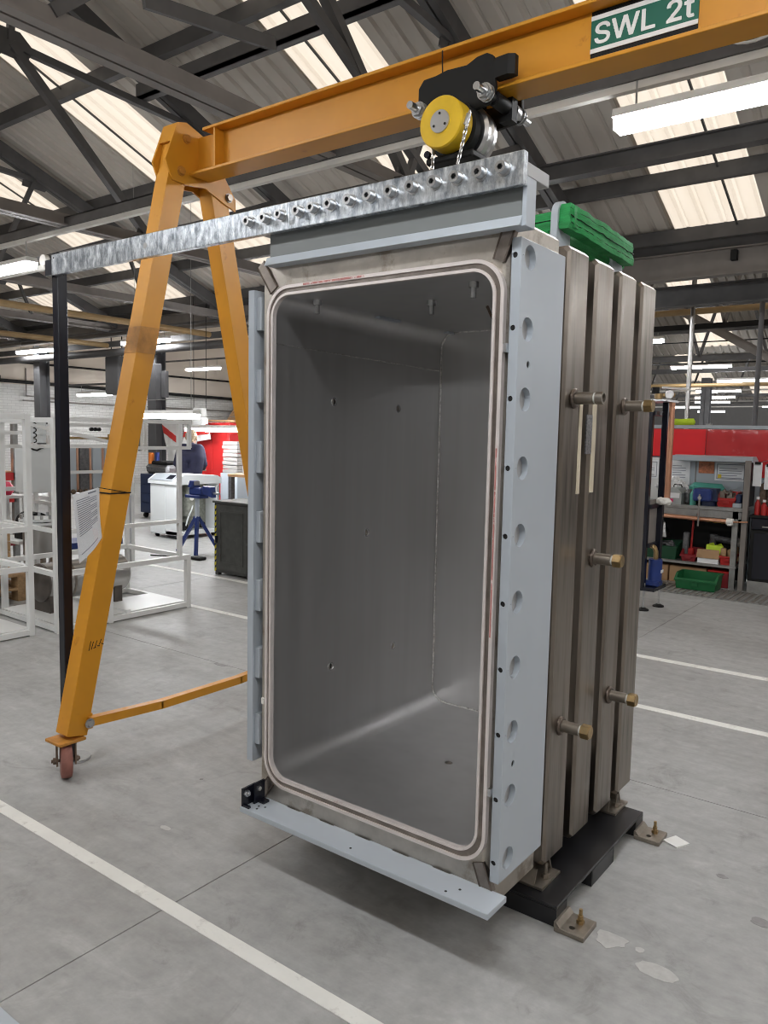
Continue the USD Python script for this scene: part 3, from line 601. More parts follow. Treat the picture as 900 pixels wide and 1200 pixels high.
# right flange bar: counterbores, tapped holes in the edge
CB = [2.176, 1.97, 1.766, 1.562, 1.359, 1.154, .951, .747, .541, .336]
cuts = [C((-.020, .058, z), (.02, .058, z), .0355, 32) for z in CB] + [C((-.0195, -.02, z), (-.0195, .06, z), .0085, 16) for z in CB]
cuts += [C((-.02, .0135, z - .0), (.02, .0135, z), .0022, 8) for z in CB] + [C((-.02, .07, z), (.02, .07, z), .0105, 16) for z in (1.869, .640)]
fb = ch.part('flange_bar', cut(B(-.031, 0, 0, .301, .273, 2.225, .0012), *cuts), 'grey_paint', 'grey painted flange bar with round counterbores', smooth=30)
for z in CB: ch.part('hole_shade', C((-.0195, .004, z), (-.0195, .03, z), .0084, 16), 'hole', parent=fb)  # black set near the surface as the shade in each hole
for z in CB: ch.part('bore_floor', C((-.0215, .058, z), (-.0195, .058, z), .0350, 24), 'grey_paint_dull', parent=fb)
for z in (1.869, .640): ch.part('hole_shade', C((-.03, .07, z), (-.004, .07, z), .0104, 16), 'hole', parent=fb)
# left flange bar with its row of tabs
lf = ch.part('flange_bar', B(-1.121, -1.090, 0, .29, .370, 2.176, .0012), 'grey_paint', 'shorter grey flange bar on the left')
for k in range(7):
    z = 2.09 - k * .265
    ch.part('spacer_tab', B(-1.090, -1.066, .012, .28, z - .06, z + .06, .001), 'grey_paint', parent=lf)
for k in range(5): ch.part('stud', C((-1.13, .12, .5 + .36 * k), (-1.12, .12, .5 + .36 * k), .012, 10), 'zinc', parent=lf)
# bottom ledge plate with its dark notches, and the roller guides at its left end
notch = [B(-.90 + .165 * k, -.83 + .165 * k, -.0065, .05, .2, .3) for k in range(5)]
lp = ch.part('sill_plate', cut(B(-1.033, .031, -.118, 0.0, .228, .248, .0015), *notch), 'grey_paint', 'pale grey sill plate under the opening')
for (x, y) in [(-.98, -.07), (-.955, -.062), (-.97, -.09), (-.10, -.06), (-.13, -.095), (-.52, -.085)]: ch.part('screw_hole', C((x, y, .2475), (x, y, .2486), .0045, 10), 'hole', parent=lp)
gd = ch.part('roller_guide', [B(-1.030, -1.022, -.112, -.045, .248, .318), B(-1.028, -.992, -.112, -.100, .248, .256)], 'black_gloss', 'black guide bracket')
gd2 = ch.part('roller_guide', [B(-1.012, -1.004, -.070, -.015, .248, .328), B(-1.012, -.975, -.050, -.02, .248, .257)], 'black_gloss', 'black guide bracket')
ch.part('bolt', [hexnut((-1.022, -.095, .296), (-1.012, -.095, .296), .013), C((-1.012, -.095, .296), (-1.004, -.095, .296), .006)], 'zinc', parent=gd); ch.part('bolt', hexnut((-1.004, -.05, .305), (-.994, -.05, .305), .009), 'zinc', parent=gd2)
# header beam bolted to the top of the frame
hd = ch.part('header_beam', B(-.987, .016, -.022, .01, 2.262, 2.378), 'header_shaded', 'web of the header over the opening, shade painted in')
ch.part('top_flange', B(-1.09, .030, -.036, .100, 2.377, 2.415, .002), 'grey_paint_dull', parent=hd)
ch.part('lower_flange', PR([(-.052, 2.243), (.02, 2.243), (.02, 2.272), (-.038, 2.272)], 'x', -.987, .018), 'grey_paint', 'pale lower flange of the header', parent=hd)
ch.part('end_plate', B(.016, .030, -.036, .02, 2.243, 2.377, .001), 'grey_paint', parent=hd)
# lifting lugs on the roof of the chamber
for (x, y) in [(-.16, .60), (-.16, 1.13), (-.92, .60), (-.92, 1.13)]:
    prof = Polygon([(y - .075, 2.13), (y + .075, 2.13), (y + .055, 2.40)] + [(y + .055 * math.cos(a), 2.435 + .055 * math.sin(a)) for a in np.linspace(0, math.pi, 16)] + [(y - .055, 2.40)])
    prof = prof.difference(Point(y, 2.43).buffer(.034))
    ch.part('lifting_lug', PR(prof, 'x', x - .0125, x + .0125), 'grey_paint', 'grey lifting lug with eye')
for y in (.43, 1.13):
    ch.part('foot_bracket', [B(-.12, -.012, y - .075, y + .075, .077, .086), PR([(y - .075, .086), (y - .066, .086), (y - .045, .135), (y - .054, .135)], 'x', -.12, -.045), PR([(y + .075, .086), (y + .066, .086), (y + .045, .135), (y + .054, .135)], 'x', -.12, -.045), B(-.12, -.10, y - .06, y + .06, .086, .16)], 'raw_steel', 'welded steel foot bracket')
    ch.part('foot_bolt', [C((-.035, y, .087), (-.035, y, .14), .007, 10), hexnut((-.035, y, .087), (-.035, y, .102), .015)], 'raw_steel')
    ch.part('foot_bracket', [B(-1.09, -.98, y - .09, y + .09, .077, .087), B(-1.02, -.99, y - .07, y + .07, .087, .16)], 'raw_steel')

# galvanised rail bolted to the header
rail = Thing('door_rail', 'long galvanised steel rail with socket bolts across the top of the chamber', 'rail', (-1.2, -.05, 2.349))
rail.part('rail_bar', B(-.858, .030, -.060, -.0365, 2.349, 2.4405, .002), 'galv'); rail.part('rail_bar', B(-2.354, -.860, -.060, -.0365, 2.349, 2.4405, .002), 'galv', 'plain left length of the rail')
BX = [-1.047, -.965, -.89, -.806, -.740, -.665, -.582, -.502, -.419, -.339, -.259, -.182, -.105, -.031]
for x in BX:
    hd_ = cut(C((x, -.060, 2.399), (x, -.087, 2.399), .0165, 28), hexnut((x, -.075, 2.399), (x, -.1, 2.399), .0088))
    b_ = rail.part('socket_bolt', [hd_, C((x, -.0605, 2.399), (x, -.064, 2.399), .021, 24)], 'zinc', 'zinc socket-head bolt')
    rail.part('socket', hexnut((x, -.0745, 2.399), (x, -.0765, 2.399), .0086), 'hole', parent=b_)
rail.part('bolt_hole', C((-2.335, -.0595, 2.425), (-2.335, -.0608, 2.425), .004, 10), 'hole'); rail.part('bolt_hole', C((-1.66, -.0595, 2.395), (-1.66, -.0605, 2.395), .012, 16), 'shelf_steel')
post = Thing('rail_post', 'tall black post holding up the left end of the galvanised rail', 'post', (-2.425, .02, 0))
post.part('tube', B(-2.448, -2.400, -.005, .045, .012, 2.47, .003), 'black_gloss'); post.part('base_plate', [C((-2.424, .055, 0), (-2.424, .055, .012), .075, 28)], 'zinc', 'shiny round foot'); post.part('head_plate', B(-2.45, -2.36, -.0365, -.005, 2.36, 2.43), 'black_gloss')

# green lifting slings folded through the lugs
def strap(pts, w, th, up_=(0, 0, 1)):
    pts = np.asarray(pts, float); t = np.gradient(pts, axis=0); t /= np.linalg.norm(t, axis=1, keepdims=True)
    u = np.asarray(up_, float)[None] - t * (t @ np.asarray(up_, float))[:, None]; u /= np.linalg.norm(u, axis=1, keepdims=True); v = np.cross(t, u)
    sec = [(-.5, -.5), (-.25, -.62), (0, -.45), (.25, -.62), (.5, -.5), (.5, .5), (.25, .62), (0, .45), (-.25, .62), (-.5, .5)]; n = len(sec)
    V = np.vstack([p + np.array([u_ * w * a + v_ * th * b for a, b in sec]) for p, u_, v_ in zip(pts, u, v)]); F = []
    for k in range(len(pts) - 1):
        for i in range(n):
            j = (i + 1) % n; F += [[k * n + i, k * n + j, (k + 1) * n + j], [k * n + i, (k + 1) * n + j, (k + 1) * n + i]]
    for i in range(1, n - 1): F += [[0, i + 1, i], [(len(pts) - 1) * n, (len(pts) - 1) * n + i, (len(pts) - 1) * n + i + 1]]
    m = trimesh.Trimesh(V, F, process=False); trimesh.repair.fix_normals(m); return m
sl = Thing('lifting_sling', 'bright green webbing sling folded between the lifting lugs on top of the chamber', 'sling', (-.16, .85, 2.33))
yy = np.linspace(0, 1, 40)
def soft(m, seed): return crumple(crumple(m, .008, 9, seed), .004, 45, seed + 5)
sl.part('webbing', soft(strap([(-.125 + .028 * math.sin(a * 3), .555 + a * .62, 2.428 - .02 * math.sin(a * 3) - .012 * a) for a in yy], .088, .040), 1), 'sling', smooth=45)
sl.part('webbing', soft(strap([(-.190 + .02 * math.sin(a * 4), 1.165 - a * .60, 2.345 + .02 * math.sin(a * 3)) for a in yy], .070, .036), 2), 'sling', smooth=45)
sl.part('webbing', soft(strap([(-.095 - a * .36, .59, 2.422 - .006 * a) for a in yy], .072, .034), 3), 'sling', 'strand running left behind the header', smooth=45)
sl.part('webbing', soft(strap([(-.15 - .05 * math.sin(a * 1.5), 1.155 + .045 * math.sin(a * math.pi), 2.425 - .085 * a) for a in yy], .06, .05, (1, 0, 0)), 4), 'sling', 'fold at the rear lug', smooth=45)
for dz in (-.024, .0, .024): sl.part('stripe', soft(TUBE([(-.102 + .028 * math.sin(a * 3), .555 + a * .62, 2.428 + dz - .02 * math.sin(a * 3) - .012 * a) for a in yy], .0022, 5), 1), 'sling_dark', 'dark stitched stripe')
sl.part('stripe', TUBE([(-.168, 1.15 - a * .58, 2.345 + .02 * math.sin(a * 3)) for a in yy], .0022, 5), 'sling_dark'); sl.part('stripe', TUBE([(-.10 - a * .35, .570, 2.425 - .006 * a) for a in yy], .0022, 5), 'sling_dark')

# black base runners under the chamber
def runner(x0, x1, mirror, name, lab):
    t = Thing('base_runner', lab, 'steel base', ((x0 + x1) / 2, .74, 0))
    sx = x1 if not mirror else x0
    t.part('top_plate', B(x0, x1, .305, 1.175, .063, .075, .002), 'black_paint', 'black top plate with scuffed edges')
    xo0, xo1 = (x1 - .012, x1) if not mirror else (x0, x0 + .012)
    t.part('end_plate', B(x0, x1, .305, .317, .002, .063), 'black_paint'); t.part('end_plate', B(x0, x1, 1.163, 1.175, .002, .063), 'black_paint')
    t.part('side_plate', B(xo0, xo1, .317, .385, .002, .063), 'black_paint'); t.part('side_plate', B(xo0, xo1, .62, .83, .002, .063), 'black_paint'); t.part('side_plate', B(xo0, xo1, 1.09, 1.163, .002, .063), 'black_paint')
    for y in (.62, .83, .385, 1.09): t.part('web', B(x0, x1, y - .006, y + .006, .002, .063), 'black_paint')
    for (y0, y1) in ((.285, .40), (1.065, 1.175)):
        a, b = (x1, x1 + .105) if not mirror else (x0 - .105, x0)
        ft = t.part('foot_plate', cut(B(a, b, y0, y1, 0, .018, .002), C(((a + b) / 2 + .0, y0 + .03, -.1), ((a + b) / 2, y0 + .03, .1), .010, 16)), 'raw_steel', 'bare steel floor lug')
        e = a if not mirror else b - .02
        t.part('weld_strip', PR([(e, .018), (e + .022, .018), (e + .008, .034), (e, .034)], 'y', y0, y1), 'raw_steel', parent=ft)
        cx, cy = (a + b) / 2 + .012, y0 + .072
        t.part('anchor_bolt', [C((cx, cy, .01), (cx, cy, .068), .006, 12), hexnut((cx, cy, .018), (cx, cy, .030), .0135), C((cx, cy, .033), (cx, cy, .046), .009, 12)], 'brass', 'brassy anchor bolt', parent=ft)
        t.part('hole', C(((a + b) / 2, y0 + .03, .001), ((a + b) / 2, y0 + .03, .004), .0098, 14), 'hole', parent=ft)
runner(-.145, .066, False, 'r', 'scuffed black steel base runner with floor lugs under the right side of the chamber')
bt = Thing('base_tray', 'added plate between the two black runners, blocking light under the chamber', 'steel base', (-.55, .74, 0)); bt.part('plate', B(-.945, -.15, .33, 1.16, .055, .068), 'black_paint'); bt.part('front_lip', B(-.945, -.15, .318, .33, .002, .068), 'black_paint'); bt.part('rear_lip', B(-.945, -.15, 1.16, 1.172, .002, .068), 'black_paint')  # unseen plate added to block light and darken the floor under the chamber
runner(-1.16, -.95, True, 'l', 'black steel base runner hidden under the left side of the chamber')
single('packing_shim', PR([(.168, 1.125), (.232, 1.10), (.265, 1.165), (.20, 1.195)], 'z', 0, .006), 'white_plain', 'small white packing shim lying beside the rear floor lug', 'shim')

# ================================================================ yellow gantry
gx = -2.27
ga = Thing('gantry_crane', 'yellow A-frame gantry crane on castors standing over the chamber', 'gantry crane', (gx, .6, 0))
ZB0, ZB1 = 2.945, 3.158
ga.part('beam_web', B(gx + .02, 3.2, .676, .686, ZB0 + .012, ZB1 - .012), 'yellow'); 
ga.part('beam_flange', B(gx + .16, 3.2, .612, .750, ZB1 - .014, ZB1, .002), 'yellow'); ga.part('beam_flange', B(gx + .06, 3.2, .612, .750, ZB0, ZB0 + .014, .002), 'yellow')
ga.part('stiffener', B(gx + .235, gx + .247, .62, .676, ZB0 + .014, ZB1 - .014), 'yellow')
def leg(gx, ysgn):
    """box leg leaning towards the beam; ysgn +1: front leg, -1: rear leg mirrored about the beam centre"""
    yc = .681
    def Y(y): return y if ysgn > 0 else 2 * yc - y
    a, b = (-.055, .20), (.585, 3.10)
    d = np.array(b) - np.array(a); d /= np.linalg.norm(d); n = np.array([d[1], -d[0]])
    pts = []
    w = .053
    P = [np.array(a) - n * w, np.array(a) + n * w, np.array(b) + n * w, np.array(b) - n * w]
    poly = [(Y(p[0]), p[1]) for p in P]
    pb = Polygon(poly).buffer(-.004).buffer(.004)
    return PR(pb, 'x', gx - .048, gx + .048)
def end_frame(gx, s):
    """s: +1 when the beam lies to +x of the frame"""
    for k in (1, -1): ga.part('leg', leg(gx, k), 'yellow', 'tapering yellow box leg')
    yc = .681
    hp = Polygon([(.47, 2.99), (.545, 3.185), (.60, 3.20), (.72, 3.16), (.86, 2.99), (.93, 2.90), (.93, 2.84), (.86, 2.86), (.72, 2.91), (.60, 2.895), (.51, 2.90)])
    ga.part('head_plate', PR(hp, 'x', gx + s * .05 - .006, gx + s * .05 + .006), 'yellow', 'bolted head plate')
    ga.part('head_plate', PR(hp, 'x', gx - s * .05 - .006, gx - s * .05 + .006), 'yellow')
    ga.part('cap', PR([(.51, 3.09), (.545, 3.185), (.66, 3.18), (.66, 3.09)], 'x', gx - .044, gx + .044), 'yellow')
    for (y, z) in [(.60, 3.12), (.565, 2.955), (.88, 2.90)]:
        ga.part('bolt', [hexnut((gx + s * .056, y, z), (gx + s * .072, y, z), .019), C((gx + s * .056, y, z), (gx + s * .061, y, z), .024, 20)], 'raw_steel' if y > .8 else 'yellow_worn', 'hexagon bolt')
    for k in (1, -1):
        Y = lambda y: y if k > 0 else 2 * yc - y
        yb = Y(-.085)
        ga.part('foot_plate', B(gx - .064, gx + .064, yb - .068, yb + .068, .176, .190, .002), 'yellow_worn', 'worn yellow foot plate')
        cz = .086
        yaw_ = 62 if s > 0 else 80
        def tr(m): return rot(join(m) if not isinstance(m, list) else join(*m), yaw_, [0, 0, 1], [gx, yb, 0])
        wheel = lathe([(0, -.027), (.066, -.027), (.081, -.023), (.086, -.012), (.086, .012), (.081, .023), (.066, .027), (0, .027)], (0, 0, 0), 32)
        wheel.apply_transform(trimesh.transformations.rotation_matrix(math.pi / 2, [0, 1, 0])); wheel.apply_translation([gx, yb - .01, cz])
        w_ = ga.part('castor_fork', tr([B(gx - .045, gx - .037, yb - .045, yb + .035, .070, .172), B(gx + .037, gx + .045, yb - .045, yb + .035, .070, .172), B(gx - .046, gx + .046, yb - .05, yb + .04, .1725, .177)]), 'rusty', 'rusty castor fork')
        ga.part('wheel', tr(wheel), 'rubber_red', 'worn reddish castor wheel', parent=w_)
        ga.part('axle', tr([C((gx - .066, yb - .01, cz), (gx + .062, yb - .01, cz), .008, 10), hexnut((gx + .045, yb - .01, cz), (gx + .056, yb - .01, cz), .014), hexnut((gx - .058, yb - .01, cz), (gx - .045, yb - .01, cz), .016)]), 'rusty', parent=w_)
    br = ga.part('brace', [BAR((gx + .055, .0, .258), (gx + .055, .42, .232), .042, .042), BAR((gx + .055, .41, .232), (gx + .055, .97, .232), .042, .042), BAR((gx + .055, .96, .232), (gx + .055, 1.362, .258), .042, .042)], 'yellow', 'low yellow brace bar between the legs')
    ga.part('bolt', [hexnut((gx + .076, -.005, .256), (gx + .092, -.005, .256), .017), C((gx + .074, -.005, .256), (gx + .078, -.005, .256), .024, 18)], 'zinc', parent=br)
    ga.part('brace_lug', B(gx + .03, gx + .045, -.06, .03, .215, .29), 'yellow', parent=br)
end_frame(gx, 1)
end_frame(3.1, -1)
# scuff band and scribble on the front leg
ly = lambda z: -.055 + (z - .2) * .64 / 2.9
ga.part('tie_cord', [B(gx - .051, gx + .051, ly(1.345) - .058, ly(1.345) + .058, 1.343, 1.349)], 'black_matt', 'thin black cord tied round the leg')
ga.part('scuff_band', PR([(ly(2.03) - .056, 2.03), (ly(2.03) + .056, 2.03), (ly(2.16) + .056, 2.16), (ly(2.16) - .056, 2.16)], 'x', gx - .049, gx + .049), 'yellow_worn', 'dull band round the leg')
scr = []
for k, (a, b) in enumerate([(0, 1), (.18, .9), (.34, .25), (.45, .95), (.62, .3), (.75, 1), (.9, .4)]):
    y0 = ly(.62) - .025 + .075 * a; scr.append(BAR((gx + .049, y0, .60 + .004 * k), (gx + .049, y0 + .012, .60 + .045 * b), .002, .004))
ga.part('pen_marks', scr, 'black_matt', 'illegible black pen marks')
# SWL sign on the web
sy = .6755
sg = ga.part('capacity_sign', B(-.108, .258, sy - .002, sy, 2.986, 3.143), 'black_matt', 'green load sign reading SWL 2t')
ga.part('sign_field', B(-.108, .258, sy - .004, sy - .0015, 3.017, 3.113), 'sign_green', parent=sg)
ga.part('sign_stripe', B(-.108, .258, sy - .0055, sy - .003, 3.003, 3.018), 'white_plain', parent=sg); ga.part('sign_stripe', B(-.108, .258, sy - .0055, sy - .003, 3.112, 3.127), 'white_plain', parent=sg)
tx = meshkit.text_mesh('SWL 2t', .066, .002, bold=True)
ext = tx.bounds; v = tx.vertices.copy(); v[:, 0] -= ext[0][0]; sx = .338 / (ext[1][0] - ext[0][0])
tv = np.c_[-.094 + v[:, 0] * sx, np.full(len(v), sy - .0038) - v[:, 2], 3.032 + v[:, 1]]
tt_ = trimesh.Trimesh(tv, tx.faces, process=False); trimesh.repair.fix_inversion(tt_)
for c_ in sorted(tt_.split(only_watertight=False), key=lambda c_: c_.bounds[0][0]): ga.part('sign_letter', c_, 'white_plain', parent=sg, smooth=False)
# paper in a plastic pouch hung on the leg
pw = Thing('document_pouch', 'sheet of printed paper in a clear pouch tied to the yellow leg', 'document', (gx + .03, -.03, 1.2))
def pouch_pt(u, v, off=0.):      # u across, v down; bulging and curling
    y = -.075 + .150 * u + .012 * v; z = 1.352 - (.315 - .075 * u) * v + .028 * u
    x = gx + .054 + .016 * math.sin(u * math.pi) * v + .055 * (1 - u) * (.4 + .6 * v) + .004 * math.sin(v * 5 + u * 2) + off
    return (x, y, z)
def pouch_mesh(u0, u1, v0, v1, nu, nv, off, th=.0012):
    us, vs = np.linspace(u0, u1, nu), np.linspace(v0, v1, nv); V = []
    for o in (off, off + th): V += [pouch_pt(u, v, o) for v in vs for u in us]
    F = []; n = nu * nv
    for j in range(nv - 1):
        for i in range(nu - 1):
            a = j * nu + i; F += [[a, a + 1, a + nu + 1], [a, a + nu + 1, a + nu], [n + a, n + a + nu + 1, n + a + 1], [n + a, n + a + nu, n + a + nu + 1]]
    b = [i for i in range(nu)] + [j * nu + nu - 1 for j in range(1, nv)] + [(nv - 1) * nu + i for i in range(nu - 2, -1, -1)] + [j * nu for j in range(nv - 2, 0, -1)]
    for k in range(len(b)): p, q = b[k], b[(k + 1) % len(b)]; F += [[p, n + p, n + q], [p, n + q, q]]
    m = trimesh.Trimesh(V, F, process=False); trimesh.repair.fix_normals(m); return m
pp = pw.part('paper', pouch_mesh(0, 1, 0, 1, 10, 12, 0), 'paper', smooth=True)
pw.part('plastic_sleeve', pouch_mesh(-.02, 1.02, -.02, 1.02, 10, 12, .0035, .0006), 'pouch', 'clear plastic sleeve', smooth=True)
for k in range(17):
    v = .10 + k * .033; u1 = .88 if k % 4 else .6
    pw.part('text_line', pouch_mesh(.10, u1, v, v + .011, 8, 2, .0016, .0006), 'ink', parent=pp)
pw.part('text_line', pouch_mesh(.55, .86, .035, .06, 5, 2, .0016, .0006), 'ink', parent=pp); pw.part('text_line', pouch_mesh(.10, .8, .90, .912, 7, 2, .0016, .0006), 'ink', parent=pp)
pw.part('string', TUBE([pouch_pt(.97, 0), (gx + .053, ly(1.347) + .03, 1.349), (gx + .053, ly(1.347) - .0, 1.348)], .002, 5), 'black_matt')

# hoist on its trolley
ho = Thing('chain_hoist', 'black beam trolley and chain hoist with a round yellow cover, hanging from the gantry beam', 'chain hoist', (-.6, .68, 2.72))
TP = [(-.767, 3.005), (-.744, 3.033), (-.69, 3.035), (-.638, 3.044), (-.55, 3.040), (-.507, 3.058), (-.465, 3.062), (-.439, 3.048), (-.432, 3.02), (-.425, 2.931), (-.45, 2.88), (-.554, 2.868), (-.60, 2.868), (-.707, 2.868), (-.752, 2.888), (-.768, 2.96)]
TPs = Polygon(TP).buffer(-.006).buffer(.012, quad_segs=4).buffer(-.006)
ho.part('side_plate', PR(TPs, 'y', .566, .582), 'black_matt', 'black wavy-edged side plate'); ho.part('side_plate', PR(TPs, 'y', .780, .796), 'black_matt')
ho.part('bumper', PR([(-.432, .566), (-.375, .560), (-.352, .575), (-.352, .60), (-.38, .606), (-.432, .606)], 'z', 2.965, 3.035), 'black_matt', 'rounded black bumper')
for x, z in [(-.70, 3.0), (-.49, 3.0)]:
    for y in (.606, .740): ho.part('wheel', C((x, y - .012, ZB0 + .048), (x, y + .014, ZB0 + .048), .034, 24), 'raw_steel')
for x, z in ((-.745, 2.912), (-.452, 2.912)):
    ho.part('cross_bolt', [C((x, .475, z), (x, .885, z), .0145, 20)], 'zinc', 'threaded cross bolt')
    for y in (.555, .535, .80, .815): ho.part('nut', [hexnut((x, y - .016, z), (x, y, z), .026), C((x, y - .002, z), (x, y + .002, z), .031, 24)], 'zinc')
ho.part('spacer', [C((-.452, .60, 2.912), (-.452, .70, 2.912), .027, 20), B(-.48, -.425, .70, .742, 2.86, 2.945)], 'black_matt'); ho.part('spacer', C((-.452, .745, 2.912), (-.452, .778, 2.912), .030, 20), 'zinc')
hc = (-.596, 2.815)
cov = lathe([(0, 0), (.090, 0), (.094, .006), (.094, .075), (.088, .082), (0, .082)], (0, 0, 0), 48)
def axis_y(m, x, y, z): m = m.copy(); m.apply_transform(trimesh.transformations.rotation_matrix(-math.pi / 2, [1, 0, 0])); m.apply_translation([x, y, z]); return m
cv = ho.part('wheel_cover', axis_y(cov, hc[0], .465, hc[1]), 'hoist_yellow', 'round yellow hand-wheel cover')
ho.part('hub', C((hc[0], .466, hc[1]), (hc[0], .459, hc[1]), .041, 32), 'alu', 'round silver hub', parent=cv)
for a in (90, 210, 330): ho.part('screw', C((hc[0] + .028 * math.cos(math.radians(a)), .4595, hc[1] + .028 * math.sin(math.radians(a))), (hc[0] + .028 * math.cos(math.radians(a)), .457, hc[1] + .028 * math.sin(math.radians(a))), .005, 8), 'hole', parent=cv)
ho.part('body', [axis_y(lathe([(0, 0), (.105, 0), (.108, .03), (.102, .04), (0, .04)], (0, 0, 0), 40), hc[0], .548, hc[1] - .005), B(hc[0] - .06, hc[0] + .06, .60, .70, 2.80, 2.95)], 'black_matt', 'black hoist body')
ho.part('gear_case', axis_y(lathe([(0, 0), (.100, 0), (.112, .012), (.112, .028), (.100, .036), (.100, .055), (.108, .062), (.106, .085), (.09, .10), (0, .10)], (0, 0, 0), 48), hc[0] + .012, .60, hc[1] - .005), 'alu', 'polished ribbed gear case')
ho.part('base_plate', B(hc[0] - .10, hc[0] + .11, .52, .66, 2.690, 2.716, .006), 'black_matt')
def chain(p, q, r=.010, w=.0028):
    p, q = np.array(p, float), np.array(q, float); n = max(2, int(np.linalg.norm(q - p) / (r * 2.1))); out = []
    d = (q - p) / np.linalg.norm(q - p)
    for k in range(n):
        c = p + (q - p) * (k + .5) / n; u = np.array([1, 0, 0.]) if k % 2 else np.array([0, 1., 0])
        out.append(TUBE([c + d * r * 1.45 * math.sin(a) + u * r * .62 * math.cos(a) for a in np.arange(12) * math.pi / 6], w, 5, closed=True))
    return out
for p_, q_ in (((-.49, .50, 2.84), (-.535, .46, 2.56)), ((-.645, .50, 2.74), (-.645, .48, 2.55)), ((-.575, .56, 2.70), (-.575, .56, 2.52))): ho.part('hand_chain', chain(p_, q_), 'stainless')
ho.part('chain_pin', [C((-.495, .50, 2.83), (-.505, .49, 2.79), .010, 10)], 'zinc')
ho.part('bolt', [C((hc[0] - .085, .52, 2.725), (hc[0] - .085, .505, 2.725), .013, 12)], 'black_gloss')
ho.part('wire_tail', TUBE([(-.66, .57, 3.03), (-.657, .56, 3.09), (-.66, .565, 3.12)], .0025, 5), 'black_matt')

# ================================================================ left background: white equipment frames and what stands round them
def weldframe(name, label, bars, sheets, base, extra=None):
    t = Thing(name, label, 'steel frame', base)
    for nm, a, b, w in bars:
        if nm == 'rail': w *= .94 if abs(b[1] - a[1]) > abs(b[0] - a[0]) else .89
        t.part(nm, BAR(a, b, w, w), 'white_paint')
    for sh in sheets: t.part('base_sheet', B(*sh), 'white_paint')
    return t
w = .045
def cage(xa, xb, ya, yb, h):
    bars = [('post', (x, y, 0), (x, y, h), w) for x in (xa, xb) for y in (ya, yb)]
    for z in (.03, h - w / 2):
        bars += [('rail', (x, ya, z), (x, yb, z), w) for x in (xa, xb)] + [('rail', (xa, y, z), (xb, y, z), w) for y in (ya, yb)]
    return bars
b1 = cage(-5.82, -4.84, .0, 1.155, 1.765)
b1 += [('rail', (-4.84, 0, .86), (-4.84, 1.155, .86), w), ('rail', (-4.84, 0, .545), (-4.84, 1.155, .545), w), ('rail', (-5.82, 1.155, .545), (-4.84, 1.155, .545), w), ('rail', (-5.82, 1.155, .86), (-4.84, 1.155, .86), .035)]
weldframe('equipment_frame', 'tall white welded frame cut by the left edge of the picture', b1, [(-5.80, -4.86, .02, 1.13, .052, .058)], (-5.3, .6, 0))
b2 = [('post', (-4.75, 1.335, 0), (-4.75, 1.335, 1.74), w), ('post', (-5.72, 1.40, 0), (-5.72, 1.40, 1.74), w), ('post', (-4.75, 2.645, 0), (-4.75, 2.645, .50), w), ('post', (-5.72, 2.665, 0), (-5.72, 2.665, 1.5), w * .8), ('post', (-4.75, 2.555, .50), (-4.75, 2.555, 1.73), w * .8), ('post', (-4.75, 1.81, 0), (-4.75, 1.81, .50), w),
      ('post', (-4.75, 2.67, 1.5), (-4.75, 2.67, 1.75), w * .7)]
for z in (.03, .48): b2 += [('rail', (-4.75, 1.335, z), (-4.75, 2.645, z), w), ('rail', (-5.72, 1.40, z), (-5.72, 2.665, z), w), ('rail', (-5.72, 1.37, z), (-4.75, 1.335, z), w), ('rail', (-5.72, 2.665, z), (-4.75, 2.645, z), w)]
b2 += [('rail', (-4.75, 1.335, 1.73), (-4.75, 2.68, 1.735), w * .8), ('rail', (-5.72, 1.40, 1.72), (-4.75, 1.335, 1.72), w), ('rail', (-5.72, 1.40, 1.49), (-5.72, 2.665, 1.49), w * .8), ('rail', (-4.75, 2.0, 1.50), (-4.75, 2.68, 1.50), w * .7), ('rail', (-5.72, 1.40, .83), (-4.75, 1.335, .83), w * .8), ('rail', (-4.75, 1.335, .82), (-4.75, 2.555, .825), w * .8), ('rail', (-5.72, 2.0, .06), (-4.75, 2.0, .06), w), ('rail', (-5.72, 1.40, 1.735), (-5.72, 2.665, 1.50), w * .7)]
weldframe('equipment_frame', 'white welded skid frame standing between the black post and the yellow leg', b2, [(-5.30, -4.77, 1.98, 2.62, .054, .060), (-5.70, -4.77, 1.36, 1.978, .054, .060)], (-5.25, 2, 0))
tk = Thing('storage_tank', 'grey horizontal steel tank lying inside the white skid frame', 'tank', (-5.32, 1.9, .058))
tk.part('shell', C((-5.32, 1.50, .315), (-5.32, 2.30, .315), .168, 40), 'stainless'); tk.part('end_cap', axis_y(lathe([(0, -.05), (.09, -.04), (.15, -.015), (.169, .0), (.169, .02), (0, .02)], (0, 0, 0), 40), -5.32, 1.50, .315), 'dark_tank', 'dark domed end'); tk.part('end_cap', axis_y(lathe([(0, .02), (.169, .02), (.169, .04), (.14, .07), (0, .09)], (0, 0, 0), 40), -5.32, 2.26, .315), 'stainless')
for y in (1.56, 2.2): tk.part('saddle', cut(B(-5.45, -5.19, y - .04, y + .04, .058, .24), C((-5.32, y - 1, .315), (-5.32, y + 1, .315), .165, 32)), 'dark_tank')
tk.part('band', [C((-5.32, y - .01, .315), (-5.32, y + .01, .315), .1705, 40) for y in (1.75, 2.05)], 'steel')
ve = Thing('flanged_vessel', 'silver round vessel with a bolted white flange behind the white frame', 'pressure vessel', (-6.35, 2.1, 0))
ve.part('body', C((-6.35, 2.1, .40), (-6.35, 2.1, .70), .165, 36), 'stainless'); ve.part('flange', [C((-6.35, 2.1, .70), (-6.35, 2.1, .725), .20, 36), C((-6.35, 2.1, .735), (-6.35, 2.1, .76), .20, 36)], 'machine_white')
